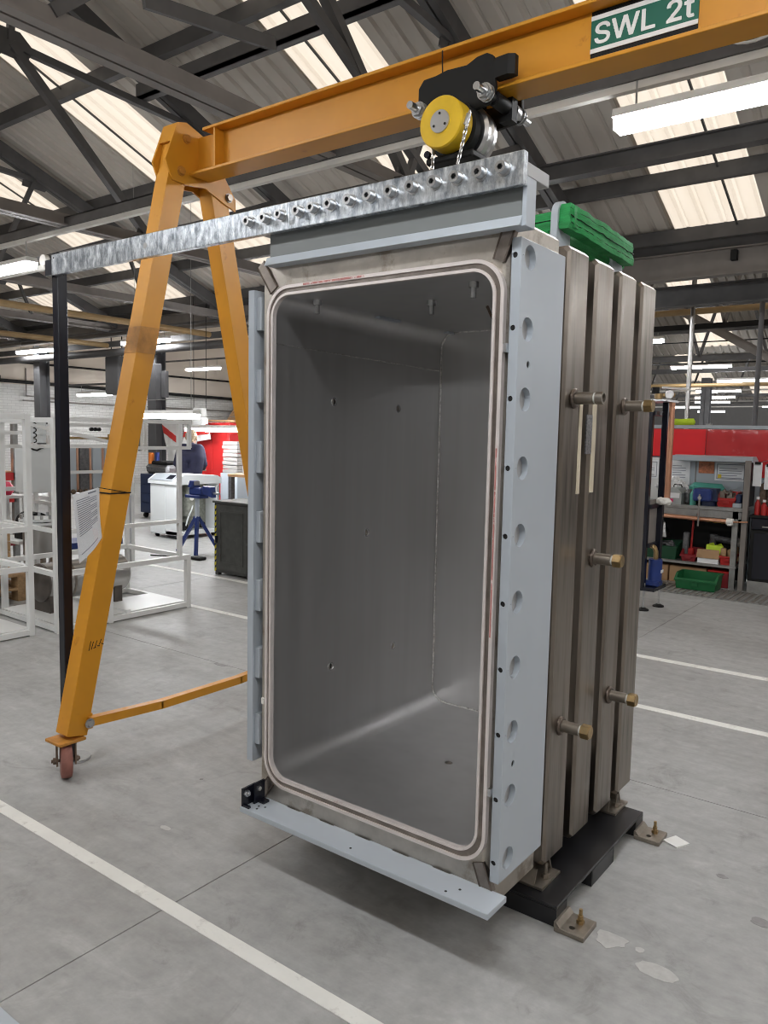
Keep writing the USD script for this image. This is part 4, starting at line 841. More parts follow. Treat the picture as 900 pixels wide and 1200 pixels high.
for k in range(14): a = k * 2 * math.pi / 14; ve.part('flange_bolt', hexnut((-6.35 + .178 * math.cos(a), 2.1 + .178 * math.sin(a), .69), (-6.35 + .178 * math.cos(a), 2.1 + .178 * math.sin(a), .80), .016), 'zinc')
for k in range(3): a = k * 2.1 + .4; ve.part('leg', BAR((-6.35 + .14 * math.cos(a), 2.1 + .14 * math.sin(a), 0), (-6.35 + .14 * math.cos(a), 2.1 + .14 * math.sin(a), .42), .04, .04), 'raw_steel')
cr = Thing('control_rig', 'test rig with big white enclosure and copper riser behind the white frames', 'control cabinet', (-6.8, 2.3, 0))
cr.part('stand', [BAR((x, y, 0), (x, y, 1.62), .04, .04) for x, y in [(-7.15, 2.0), (-6.62, 2.44), (-7.15, 2.5)]] + [BAR((-7.15, 2.0, z), (-7.15, 2.5, z), .04, .04) for z in (.1, 1.0, 1.6)] + [BAR((-7.15, 2.5, z), (-6.62, 2.44, z), .04, .04) for z in (.1, .85, 1.6)], 'white_paint')
en = cr.part('enclosure', B(-6.75, -6.50, 2.06, 2.36, 1.0, 1.475, .006), 'machine_white', 'white sheet steel enclosure'); cr.part('hose', TUBE([(-6.495, 2.09, 1.46), (-6.49, 2.12, 1.44), (-6.488, 2.16, 1.43), (-6.488, 2.20, 1.45), (-6.49, 2.25, 1.465), (-6.49, 2.31, 1.462)], .009, 6), 'black_matt', parent=en)
cr.part('enclosure', B(-7.05, -6.85, 1.84, 1.98, 1.22, 1.58, .005), 'machine_white', 'small white box with a black display'); cr.part('display', B(-6.849, -6.845, 1.93, 1.965, 1.47, 1.55), 'black_gloss')
cr.part('gauge_panel', B(-6.86, -6.80, 2.24, 2.44, 1.50, 1.72, .004), 'machine_white', 'white panel with three round gauges')
for k in range(4): cr.part('gauge', TUBE([(-6.797, 2.30 + .028 * math.cos(a), 1.525 + .055 * k + .022 * math.sin(a)) for a in np.linspace(-1.6, 1.7, 10)], .005, 6), 'black_matt')
cr.part('copper_riser', [C((-6.55, 2.405, .98), (-6.55, 2.405, 1.47), .016, 10)] + [C((-6.55, 2.36, z), (-6.55, 2.43, z), .013, 8) for z in (1.02, 1.2, 1.4)], 'copper_dull', 'copper riser with elbows')
cr.part('motor', [C((-6.9, 2.25, .66), (-6.65, 2.25, .66), .12, 20), B(-6.9, -6.65, 2.12, 2.38, .5, .6)], 'black_matt', 'black motor'); cr.part('shelf', B(-7.15, -6.6, 2.0, 2.46, .47, .5), 'white_paint')
cx_ = Thing('heat_exchanger_rack', 'white bench carrying grey finned panels with copper pipes between them', 'heat exchangers', (-7.25, 3.2, 0))
cx_.part('bench', [B(-7.6, -7.1, 2.62, 3.75, .86, .90)] + [BAR((x, y, 0), (x, y, .86), .045, .045) for x in (-7.57, -7.13) for y in (2.66, 3.72)] + [BAR((-7.13, 2.66, z), (-7.13, 3.72, z), .035, .035) for z in (.25, 1.16)] + [BAR((-7.13, y, .9), (-7.13, y, 1.70), .04, .04) for y in (2.66, 3.72)] + [BAR((-7.13, 2.66, 1.70), (-7.13, 3.72, 1.70), .04, .04)], 'white_paint', 'white framed bench')
for k in range(6):
    y = 2.76 + k * .165
    f = cx_.part('finned_panel', B(-7.36, -7.22, y, y + .115, .92, 1.455), 'junk_grey' if k % 3 == 2 else 'panel_grey', smooth=False)
    cx_.part('copper_pipe', [C((-7.24, y + .14, .92), (-7.24, y + .14, 1.46), .017, 10)], 'copper_dull', 'upright copper pipe')
    cx_.part('fitting', [C((-7.2, y + .14, .94), (-7.17, y + .14, .94), .022, 8), ball((-7.2, y + .06, .93), .03, 1)], 'rusty')
cx_.part('manifold', [C((-7.25, 2.85, 1.55), (-7.25, 3.6, 1.55), .014, 8), C((-7.25, 2.95, 1.455), (-7.25, 2.95, 1.62), .02, 8), C((-7.25, 3.5, 1.455), (-7.25, 3.5, 1.6), .02, 8)], 'brass', 'brass manifold')
for k in range(3): cx_.part('knob', C((-7.2, 3.22 + .05 * k, 1.655), (-7.17, 3.22 + .05 * k, 1.655), .022, 14), 'black_matt', 'black knob')
cx_.part('tray', B(-7.55, -7.15, 2.8, 3.6, .26, .34), 'blue', 'blue drip tray')
def pallet(name, label, x0, y0, z0, L=1.1, W_=.85):
    t = Thing(name, label, 'pallet', (x0 + L / 2, y0 + W_ / 2, z0), group=None)
    for k in range(6): t.part('deck_board', B(x0 + k * (L - .1) / 5, x0 + k * (L - .1) / 5 + .1, y0, y0 + W_, z0 + .108, z0 + .13), 'wood')
    for y in (y0, y0 + W_ / 2 - .05, y0 + W_ - .1):
        t.part('bearer', B(x0, x0 + L, y, y + .1, z0 + .09, z0 + .108), 'wood')
        for x in (x0, x0 + L / 2 - .06, x0 + L - .12): t.part('block', B(x, x + .12, y, y + .1, z0 + .02, z0 + .09), 'wood')
        t.part('bottom_board', B(x0, x0 + L, y, y + .1, z0, z0 + .02), 'wood')
pallet('pallet', 'wooden pallet on the floor at the left edge, lowest of the stack', -7.22, .98, 0)
pallet('pallet', 'wooden pallet lying on another pallet at the left edge', -7.22, .98, .13)
bx = Thing('wooden_crate', 'dark wooden crate standing on the pallets at the left edge', 'crate', (-6.7, 1.4, .26))
for k in range(4): bx.part('plank', B(-7.1, -6.22, 1.08, 1.72, .26 + k * .105, .26 + k * .105 + .098), 'wood')
bx.part('lid', B(-7.12, -6.2, 1.06, 1.74, .68, .70), 'plywood')
for k in range(5): single('steel_fitting', crumple(lathe([(0, 0), (.06, 0), (.06, .05), (.035, .06), (.035, .11), (0, .11)], (-6.95 + .17 * k, 1.55, .70), 16), .004, 30, k), 'zinc', ['first', 'second', 'third', 'fourth', 'rightmost'][k] + ' silver flanged fitting in the row on the wooden crate', 'fitting', group='fittings on the crate')
rk = Thing('red_rack', 'red steel racking at the far left edge holding small boxes', 'rack', (-8.3, 2.3, 0))
for x in (-8.6, -8.0):
    for y in (1.55, 2.72): rk.part('upright', B(x - .03, x + .03, y - .03, y + .03, 0, 1.7), 'shelf_steel')
for z in (.3, .82, 1.08): rk.part('beam', [B(-8.03, -7.97, 1.55, 2.72, z - .045, z + .045), B(-8.63, -8.57, 1.55, 2.72, z - .045, z + .045)], 'red_dark' if z < .5 else 'red', 'red shelf beam'); rk.part('shelf_board', B(-8.6, -8.0, 1.55, 2.72, z + .045, z + .06), 'plywood')
for k, (y, z, h, m_, lab) in enumerate([(2.45, 1.14, .17, 'orange', 'ochre plastic box on the red racking'), (2.2, 1.14, .3, 'plastic_white', 'white carton on the top shelf of the red racking'), (2.5, .88, .13, 'card', 'cardboard box on the middle shelf of the red racking'), (2.25, .36, .25, 'junk_grey', 'dark box on the bottom shelf of the red racking')]):
    q = Thing('storage_box', lab, 'box', (-8.2, y, z)); q.part('body', B(-8.4, -8.02, y - .1, y + .1, z, z + h, .005), m_); q.part('lid', B(-8.405, -8.015, y - .105, y + .105, z + h, z + h + .02, .003), m_)
sb_ = Thing('side_table', 'low white table behind the left frames with a magenta bag on it', 'table', (-7.6, 2.2, 0)); sb_.part('top', B(-7.75, -7.3, 1.75, 2.5, .88, .91), 'white_paint')
for x in (-7.72, -7.33):
    for y in (1.78, 2.47): sb_.part('leg', B(x - .02, x + .02, y - .02, y + .02, 0, .88), 'white_paint')
single('soft_bag', crumple(B(-7.55, -7.35, 2.15, 2.38, .912, 1.06, .04), .02, 12), 'magenta', 'magenta soft bag on the low white table', 'bag')

# dark steel cabinet with hazard tape
cb = Thing('steel_cabinet', 'old dark grey steel cabinet with hazard tape along its left edge', 'cabinet', (-5.55, 4.15, 0))
cb.part('body', B(-5.885, -5.30, 3.97, 4.42, .03, .84, .004), 'cab_grey'); cb.part('top', B(-5.91, -5.275, 3.945, 4.44, .84, .865, .004), 'cab_grey')
dr = cb.part('door', [B(-5.85, -5.335, 3.955, 3.97, .07, .82, .002)], 'cab_grey'); cb.part('door_panel', [B(-5.79, -5.40, 3.948, 3.956, .14, .16), B(-5.79, -5.40, 3.948, 3.956, .73, .75), B(-5.79, -5.77, 3.948, 3.956, .16, .73), B(-5.42, -5.40, 3.948, 3.956, .16, .73)], 'cab_grey', parent=dr)
cb.part('handle', [B(-5.845, -5.825, 3.925, 3.955, .38, .46, .004)], 'black_gloss', 'black handle', parent=dr); cb.part('foot', [B(x, x + .05, y, y + .05, 0, .03) for x in (-5.885, -5.35) for y in (3.97, 4.37)], 'cab_grey')
for k in range(12): cb.part('tape_stripe', PR([(3.96, .04 + k * .066), (4.0, .055 + k * .066), (4.0, .09 + k * .066), (3.96, .075 + k * .066)], 'x', -5.889, -5.886), 'tape_yellow' if True else 'x')
cb.part('tape', B(-5.8865, -5.8855, 3.962, 4.0, .04, .84), 'black_matt')
for k in range(12): cb.part('tape_stripe', PR([(-5.885, .04 + k * .066), (-5.868, .055 + k * .066), (-5.868, .09 + k * .066), (-5.885, .075 + k * .066)], 'y', 3.966, 3.9695), 'tape_yellow')

# white machine
mc = Thing('white_machine', 'light grey machine on castors with sloped control panel, between the vice and the man', 'machine', (-8.85, 5.9, 0))
mc.part('body', B(-9.18, -8.80, 5.50, 6.34, .06, .84, .012), 'machine_white'); mc.part('front_panel', B(-8.80, -8.52, 5.50, 5.56, .06, .84, .006), 'machine_white'); mc.part('rear_panel', B(-8.80, -8.52, 6.28, 6.34, .10, .84, .006), 'machine_white')
mc.part('hood', PR([(5.48, .84), (6.36, .84), (6.36, .93), (6.28, .97), (5.62, .99), (5.48, .90)], 'x', -9.20, -8.50), 'machine_white')
mc.part('control_panel', PR([(5.474, .903), (5.612, .996), (5.617, .990), (5.48, .897)], 'x', -9.15, -8.60), 'machine_grey', 'dark grey sloped control panel'); mc.part('display', PR([(5.50, .926), (5.585, .982), (5.588, .978), (5.503, .922)], 'x', -8.78, -8.64), 'black_gloss')
mc.part('handle', B(-9.24, -9.18, 5.7, 6.0, .56, .60, .008), 'machine_white'); mc.part('tray', B(-8.80, -8.50, 5.50, 6.34, .06, .12, .004), 'machine_white')
mc.part('inner_panel', B(-8.80, -8.79, 5.56, 6.28, .12, .84), 'machine_inner'); mc.part('inner_vessel', [C((-8.66, 5.85, .34), (-8.66, 5.85, .80), .115, 24), C((-8.66, 5.85, .28), (-8.66, 5.85, .34), .08, 20)], 'machine_inner', 'dull metal vessel in the open bay')
mc.part('gauge', [C((-8.55, 5.80, .62), (-8.535, 5.80, .62), .035, 16), C((-8.55, 5.93, .5), (-8.535, 5.93, .5), .02, 12)], 'nozzle_white'); mc.part('pump', [C((-8.72, 5.7, .19), (-8.58, 5.7, .19), .06, 14), C((-8.72, 6.05, .19), (-8.58, 6.05, .19), .05, 14)], 'black_matt'); mc.part('hose', TUBE([(-8.56, 5.7, .2), (-8.53, 5.72, .33), (-8.54, 5.8, .45), (-8.57, 5.85, .55)], .012, 8), 'machine_white')
for x in (-9.1, -8.58):
    for y in (5.58, 6.26): mc.part('castor', C((x - .018, y, .031), (x + .018, y, .031), .031, 16), 'black_matt')
# mobile blue cabinet with gear on top
bc = Thing('tool_trolley', 'dark blue tool cabinet with black gear heaped on top', 'tool cabinet', (-11.2, 7.3, 0))
bc.part('body', B(-11.58, -10.85, 7.05, 7.55, .10, .84, .01), 'blue_dark')
for k in range(4): bc.part('drawer', B(-11.55, -10.88, 7.035, 7.05, .14 + k * .17, .29 + k * .17, .003), 'blue_dark')
for x in (-11.5, -10.93):
    for y in (7.12, 7.48): bc.part('castor', C((x - .02, y, .05), (x + .02, y, .05), .05, 14), 'black_matt')
sd_ = Thing('engine_casting', 'black machine casting lying on the dark blue tool cabinet', 'machine part', (-11.1, 7.3, .84))
sd_.part('body', crumple(B(-11.5, -10.85, 7.1, 7.5, .84, 1.02, .05), .03, 7), 'junk_grey'); sd_.part('cover', crumple(ball((-11.1, 7.3, 1.02), .22, 2, (1, .7, .45)) if False else B(-11.35, -10.9, 7.12, 7.48, 1.015, 1.09, .03), .02, 9), 'black_matt')
single('spray_can', C((-11.38, 7.16, 1.03), (-11.38, 7.16, 1.24), .05, 14), 'orange', 'orange can on the dark blue tool cabinet', 'can'); single('spray_can', C((-11.22, 7.18, 1.08), (-11.22, 7.18, 1.25), .04, 14), 'blue', 'small blue can beside the orange one', 'can')

# vice on a tripod stand
vs = Thing('bench_vice', 'blue vice on a three-legged blue stand in front of the white machine', 'vice', (-7.28, 4.85, 0))
vs.part('column', C((-7.28, 4.86, .35), (-7.28, 4.86, .76), .03, 14), 'panel_grey', 'pale blue column')
for (x, y) in [(-7.62, 4.80), (-7.14, 4.72), (-7.12, 5.12)]: vs.part('leg', BAR((-7.28 + (x + 7.28) * .05, 4.86 + (y - 4.86) * .05, .50), (x, y, .0), .035, .045), 'blue')
vs.part('chain_plate', B(-7.44, -7.14, 4.78, 4.94, .76, .80, .006), 'blue'); vs.part('body', [B(-7.40, -7.14, 4.81, 4.92, .80, .90, .015), hull([(-7.40, 4.80, .90), (-7.40, 4.93, .90), (-7.30, 4.80, .90), (-7.30, 4.93, .90), (-7.385, 4.82, .99), (-7.385, 4.91, .99), (-7.31, 4.82, .99), (-7.31, 4.91, .99)])], 'blue')
vs.part('jaw', hull([(-7.10, 4.80, .83), (-7.10, 4.93, .83), (-6.94, 4.83, .78), (-6.94, 4.90, .78), (-7.10, 4.80, .93), (-7.10, 4.93, .93), (-6.97, 4.82, .92), (-6.97, 4.91, .92)]), 'blue'); vs.part('screw', [C((-7.2, 4.865, .84), (-6.84, 4.865, .84), .017, 12), C((-6.86, 4.865, .74), (-6.86, 4.865, .95), .009, 8)], 'zinc'); vs.part('jaw_face', [B(-7.30, -7.285, 4.82, 4.91, .93, .985), B(-7.115, -7.10, 4.82, 4.91, .86, .93)], 'zinc')
single('foot_pedal', B(-6.95, -6.75, 4.45, 4.58, 0, .04, .012), 'black_matt', 'black foot pedal on the floor in front of the vice', 'pedal'); single('floor_cable', TUBE([(-7.55, 4.30, .008), (-7.3, 4.42, .008), (-7.1, 4.44, .008), (-6.95, 4.5, .012)], .008, 6), 'black_matt', 'thin black cable running to the foot pedal', 'cable')

# workbench with the man
wb = Thing('workbench', 'timber-topped workbench behind the man, crowded with parts', 'workbench', (-8.9, 7.4, 0))
wb.part('worktop', B(-9.35, -8.15, 7.25, 7.95, .88, .93, .004), 'plywood'); wb.part('shelf', B(-9.3, -8.2, 7.3, 7.9, .40, .43), 'plywood')
for x in (-9.3, -8.22):
    for y in (7.3, 7.88): wb.part('leg', B(x - .04, x + .04, y - .04, y + .04, 0, .88), 'junk_grey')
wb.part('back_board', B(-9.35, -8.15, 7.9, 7.93, .1, .86), 'black_matt')
for k, (x, y, m_, lab) in enumerate([(-8.95, 7.45, 'machine_white', 'white instrument box on the workbench'), (-8.62, 7.5, 'junk_grey', 'dark casting on the workbench'), (-8.38, 7.55, 'stainless', 'silver clamp on the workbench'), (-8.30, 7.40, 'raw_steel', 'steel block at the end of the workbench')]):
    q = Thing('bench_part', lab, 'machine part', (x, y, .93)); q.part('body', crumple(B(x - .11, x + .11, y - .1, y + .1, .93, 1.08 - .02 * k, .02), .006, 12, k) if k else B(x - .13, x + .13, y - .1, y + .1, .93, 1.09, .008), m_); q.part('knob', C((x, y - .1, 1.0), (x, y - .125, 1.0), .03, 14), 'black_matt')
lk_ = Thing('red_locker', 'red steel locker under a small strip light beside the right gantry leg', 'locker', (-10.7, 8.5, 0)); lk_.part('body', B(-11.2, -10.25, 8.1, 8.45, .05, 1.84, .01), 'red'); lk_.part('door', B(-11.17, -10.74, 8.085, 8.1, .1, 1.8, .003), 'red'); lk_.part('door', B(-10.71, -10.28, 8.085, 8.1, .1, 1.8, .003), 'red'); lk_.part('plinth', B(-11.18, -10.27, 8.12, 8.43, 0, .05), 'black_matt'); lk_.part('clothes_rail', C((-11.3, 8.08, 1.87), (-9.6, 8.08, 1.87), .02, 8), 'plywood')
ps_ = Thing('parts_stack', 'pale pile of stacked castings rising beside the right gantry leg', 'castings', (-9.9, 7.9, 0)); ps_.part('pallet_box', B(-10.1, -9.65, 7.75, 8.05, 0, .9), 'panel_grey')
for k in range(8): ps_.part('casting', crumple(B(-10.08 + .02 * (k % 2), -9.68, 7.77, 8.03, .9 + .075 * k, .965 + .075 * k, .01), .02, 8, k), 'wall_grey')

# the man seen from behind
def skin_of(bones, refine=.03, smooth=12):
    m = None
    for a, ra, b, rb in bones:
        s_ = [manifold3d.Manifold.sphere(r, 24).translate(tuple(map(float, p))) for p, r in ((a, ra), (b, rb))]
        h_ = manifold3d.Manifold.batch_hull(s_); m = h_ if m is None else m + h_
    k = tm(m.refine_to_length(refine)); k.merge_vertices(); e = k.edges_unique; v = np.array(k.vertices); n_ = np.zeros(len(v)); np.add.at(n_, e[:, 0], 1); np.add.at(n_, e[:, 1], 1)
    for q in range(2 * smooth):
        a_ = np.zeros_like(v); np.add.at(a_, e[:, 0], v[e[:, 1]]); np.add.at(a_, e[:, 1], v[e[:, 0]])
        v = v + (.5 if q % 2 == 0 else -.52) * (a_ / np.maximum(n_, 1)[:, None] - v)
    return trimesh.Trimesh(v, k.faces, process=False)
px_, py_ = -9.62, 6.62
fa = math.radians(128)             # facing direction, away from the camera
def W_(r, f, z): return (px_ + f * math.cos(fa) + r * math.sin(fa), py_ + f * math.sin(fa) - r * math.cos(fa), z)   # r: to his right, f: forward
mn = Thing('person', 'person in navy jumper with fair hair, back turned, standing behind the light grey machine', 'person', (px_, py_, 0))
legs = []
for s_ in (-1, 1): legs += [(W_(.09 * s_, 0, .88), .105, W_(.10 * s_, .02, .48), .075), (W_(.10 * s_, .02, .48), .075, W_(.11 * s_, -.02, .09), .052), (W_(.11 * s_, -.02, .075), .05, W_(.12 * s_, .15, .045), .04)]
body = mn.part('body', skin_of([(W_(0, .17, 1.40), .055, W_(0, .20, 1.50), .052)] + [(W_(0, .22, 1.545), .085, W_(0, .255, 1.50), .07), (W_(0, .19, 1.575), .088, W_(0, .24, 1.56), .085), (W_(0, .30, 1.46), .045, W_(0, .26, 1.53), .07), (W_(0, .335, 1.525), .014, W_(0, .335, 1.50), .018)] + [(W_(.086 * s_, .215, 1.545), .018, W_(.088 * s_, .21, 1.52), .014) for s_ in (-1, 1)], .02, 6), 'skin', 'neck and bowed head', smooth=True)
mn.part('trousers', skin_of(legs), 'trousers', smooth=True)
tor = [(W_(-.09, .02, .92), .125, W_(.09, .02, .92), .125), (W_(-.09, .02, .92), .125, W_(-.13, .08, 1.20), .125), (W_(.09, .02, .92), .125, W_(.13, .08, 1.20), .125), (W_(-.13, .08, 1.20), .125, W_(-.145, .14, 1.36), .085), (W_(.13, .08, 1.20), .125, W_(.145, .14, 1.36), .085), (W_(-.145, .14, 1.36), .085, W_(.145, .14, 1.36), .085), (W_(-.13, .08, 1.20), .125, W_(.13, .08, 1.20), .125), (W_(0, .14, 1.36), .09, W_(0, .175, 1.43), .065)]
for s_ in (-1, 1): tor += [(W_(.165 * s_, .14, 1.35), .078, W_(.235 * s_, .12, 1.10), .06), (W_(.235 * s_, .12, 1.10), .06, W_(.17 * s_, .34, 1.02), .045)]
mn.part('jumper', skin_of(tor), 'navy', 'navy knitted jumper', smooth=True)
for s_ in (-1, 1):
    hb = [(W_(.165 * s_, .355, 1.015), .032, W_(.155 * s_, .43, 1.0), .036)]
    for q, (o, L_) in enumerate([(-.03, .07), (-.01, .08), (.012, .075), (.032, .06)]): hb += [(W_(.155 * s_ + o, .44, 1.0), .010, W_(.155 * s_ + o, .44 + L_ * .6, .99), .009), (W_(.155 * s_ + o, .44 + L_ * .6, .99), .009, W_(.155 * s_ + o, .44 + L_, .965), .008)]
    hb += [(W_(.155 * s_ - .03 * s_, .385, 1.0), .013, W_(.155 * s_ - .065 * s_, .43, .985), .009)]
    mn.part('hand', skin_of(hb, .01, 3), 'skin', smooth=True)
mn.part('hair', crumple(skin_of([(W_(0, .165, 1.585), .094, W_(0, .215, 1.60), .088), (W_(0, .15, 1.53), .075, W_(0, .165, 1.585), .092), (W_(-.045, .18, 1.56), .06, W_(.045, .18, 1.56), .06)], .015, 4), .008, 40), 'hair', 'short fair hair', smooth=True)

# flags hanging behind him
def cloth(px, nx, nz, amp, seed, y, th=.006):
    """a hanging cloth over a quad px = [(x,z) tl, tr, br, bl], rippled in y"""
    tl, tr_, br_, bl = map(np.array, px); V = []
    P = np.array([[(tl * (1 - u) + tr_ * u) * (1 - v) + (bl * (1 - u) + br_ * u) * v for u in np.linspace(0, 1, nx)] for v in np.linspace(0, 1, nz)]).reshape(-1, 2)
    d = amp * (meshkit.fbm(np.c_[P[:, 0] * 6, P[:, 1] * 1.2, np.full(len(P), 3.3)], 3, seed) - .5) * 2
    for o in (0, th): V.append(np.c_[P[:, 0], y + d + o, P[:, 1]])
    F = []; n = nx * nz
    for j in range(nz - 1):
        for i in range(nx - 1):
            a = j * nx + i; F += [[a, a + nx, a + nx + 1], [a, a + nx + 1, a + 1], [n + a, n + a + nx + 1, n + a + nx], [n + a, n + a + 1, n + a + nx + 1]]
    b = [i for i in range(nx)] + [j * nx + nx - 1 for j in range(1, nz)] + [(nz - 1) * nx + i for i in range(nx - 2, -1, -1)] + [j * nx for j in range(nz - 2, 0, -1)]
    for k in range(len(b)): p, q = b[k], b[(k + 1) % len(b)]; F += [[p, q, n + q], [p, n + q, n + p]]
    m = trimesh.Trimesh(V[0].tolist() + V[1].tolist(), F, process=False); trimesh.repair.fix_normals(m); return m
f1 = Thing('flag', 'white flag with a red band hanging left of the man, sagging in folds', 'flag', (-11.7, 7.9, .9))
f1.part('cloth', cloth([(-12.15, 1.98), (-11.62, 1.86), (-11.45, 1.0), (-11.85, .95)], 22, 26, .07, 3, 7.95), 'flag_white', smooth=True); f1.part('red_band', cloth([(-12.08, 1.78), (-11.55, 1.52), (-11.52, 1.38), (-12.03, 1.62)], 22, 10, .07, 3, 7.935), 'flag_red', 'red band of the cross', smooth=True); f1.part('pole', C((-11.5, 8.02, 0), (-11.5, 8.02, 2.0), .015, 8), 'shelf_steel')
f2 = Thing('flag', 'white flag with a broad red stripe hanging above the head of the man', 'flag', (-11, 7.9, 1.4))
f2.part('cloth', cloth([(-10.98, 2.12), (-10.62, 2.10), (-10.48, 1.52), (-11.35, 1.40)], 22, 20, .06, 8, 7.85), 'flag_white', smooth=True); f2.part('red_band', cloth([(-11.25, 1.70), (-10.55, 1.80), (-10.50, 1.62), (-11.30, 1.54)], 22, 8, .06, 8, 7.835), 'flag_red', 'red band of the cross', smooth=True); f2.part('hanging_rope', [C((-10.98, 7.85, 2.1), (-10.98, 7.85, 4.2), .006, 6), C((-10.62, 7.85, 2.1), (-10.62, 7.85, 4.2), .006, 6)], 'black_matt')
place_light(-8.2, 5.0, 1.87, 'long low strip light hung above the light grey machine', 'low strip lights over the benches'); place_light(-9.75, 7.3, 1.70, 'low strip light in front of the red locker', 'low strip lights over the benches')
for k, (x, y, z) in enumerate([(-8.2, 5.0, 2.12), (-9.75, 7.3, 1.95)]):
    q = Thing('lamp_suspension', ['thin wires holding the low strip light over the light grey machine', 'thin wires holding the low strip light before the red locker'][k], 'wires', (x, y, z))
    for d_ in (-.63, .63): q.part('wire', C((x + d_, y, z - .02), (x + d_, y, roofz(y) - .002), .003, 6), 'shelf_steel')
    q.part('spreader', B(x - .65, x + .65, y - .006, y + .006, z - .03, z - .018), 'shelf_steel')

# ================================================================ right background: fitters' bench, red screen and test stand
sc_ = Thing('red_screen', 'red banner and red plastic curtain on a grey rail above the workbench', 'screen', (-1, 8.0, 0))
sc_.part('banner', cloth([(-3.3, 1.81), (-1.53, 1.81), (-1.53, 1.47), (-3.3, 1.47)], 20, 6, .012, 5, 7.93), 'banner_red', 'plain bright red banner', smooth=True)
sc_.part('plastic_curtain', cloth([(-1.53, 1.81), (1.5, 1.81), (1.5, 1.25), (-1.53, 1.25)], 60, 10, .04, 6, 7.95), 'pvc_red', 'wrinkled glossy red plastic', smooth=True)
sc_.part('top_rail', B(-3.3, 1.5, 7.95, 8.0, 1.82, 1.86), 'panel_grey'); 
for x in (-3.2, -1.53, 1.4): sc_.part('post', B(x - .03, x + .03, 8.0, 8.06, 0, 1.88), 'shelf_steel')
sc_.part('lower_panel', B(-3.3, 1.5, 8.0, 8.03, .02, 1.5), 'panel_grey')
single('hi_vis_vest', crumple(B(-1.95, -1.68, 7.93, 8.02, 1.862, 1.93, .025), .02, 14), 'lime', 'lime hi-vis vest bundled on the rail of the red screen', 'vest')
wk = Thing('fitters_bench', 'grey steel workbench with canopy, back panel and loaded shelf at the right', 'workbench', (-1.6, 7.5, 0))
wk.part('worktop', B(-2.45, -.90, 7.25, 7.85, .885, .925, .004), 'shelf_steel'); wk.part('apron', B(-2.42, -.93, 7.27, 7.29, .80, .885), 'shelf_steel')
wk.part('shelf', B(-2.42, -.95, 7.26, 7.80, .235, .265, .003), 'shelf_steel')
for x in (-2.40, -.99):
    for y in (7.27, 7.78): wk.part('leg', B(x - .03, x + .03, y, y + .05, 0, .885), 'shelf_steel')
wk.part('upright', B(-.915, -.86, 7.22, 7.28, 0, 1.46, .003), 'girder', 'tall right-hand upright'); wk.part('upright', B(-.93, -.915, 7.28, 7.80, .93, 1.44), 'black_matt', 'dark side panel')
wk.part('canopy', PR([(7.54, 1.435), (7.82, 1.42), (7.82, 1.45), (7.70, 1.50), (7.54, 1.49)], 'x', -1.80, -.90), 'panel_grey', 'grey canopy')
wk.part('back_panel', B(-2.02, -.94, 7.82, 7.84, .93, 1.45), 'panel_grey'); wk.part('back_panel', B(-2.45, -2.04, 7.82, 7.84, .93, 1.45), 'white_paint'); wk.part('shade_sheet', B(-2.42, -.95, 7.81, 7.82, .02, .80), 'black_matt', 'added black sheet standing for the shade under the worktop'); wk.part('panel_joint', B(-1.60, -1.588, 7.815, 7.82, .93, 1.45), 'girder')  # black sheet below the worktop paints the shade among the shelves
def notice(lab, x0, x1, z0, z1, m_='paper', frame=None, lines=6, title=True, sticker=False):
    t = Thing('notice', lab, 'notice', ((x0 + x1) / 2, 7.815, z0))
    p_ = t.part('sheet', B(x0, x1, 7.8085, 7.8115, z0, z1), m_)
    if frame: t.part('border', [B(x0 + .02, x1 - .02, 7.807, 7.8083, z0 + .02, z0 + .028), B(x0 + .02, x1 - .02, 7.807, 7.8083, z1 - .028, z1 - .02), B(x0 + .02, x0 + .028, 7.807, 7.8083, z0 + .02, z1 - .02), B(x1 - .028, x1 - .02, 7.807, 7.8083, z0 + .02, z1 - .02)], frame)
    for k in range(lines): t.part('text_line', B(x0 + .05, x1 - (.05 if k % 3 else .10), 7.8072, 7.8083, z1 - .075 - k * .028, z1 - .068 - k * .028), 'ink')
    if sticker: t.part('sticker', B(x0 + .035, x0 + .075, 7.8065, 7.8083, z0 + .03, z0 + .075), 'yellow_label')
notice('white certificate with dark border pinned left of the bench panel joint', -2.30, -2.04, 1.19, 1.42, frame='ink', lines=5)
notice('tall plain white notice pinned on the grey back panel', -1.92, -1.66, 1.13, 1.43, lines=7)
notice('orange-brown photograph pinned above the blue machine vice', -1.56, -1.38, 1.28, 1.43, 'photo_print', lines=0)
notice('wide framed certificate with yellow sticker on the bench back panel', -1.37, -1.02, 1.20, 1.42, frame='ink', lines=5, sticker=True)
notice('narrow certificate at the right end of the bench back panel', -1.015, -.945, 1.21, 1.41, lines=3, sticker=True)
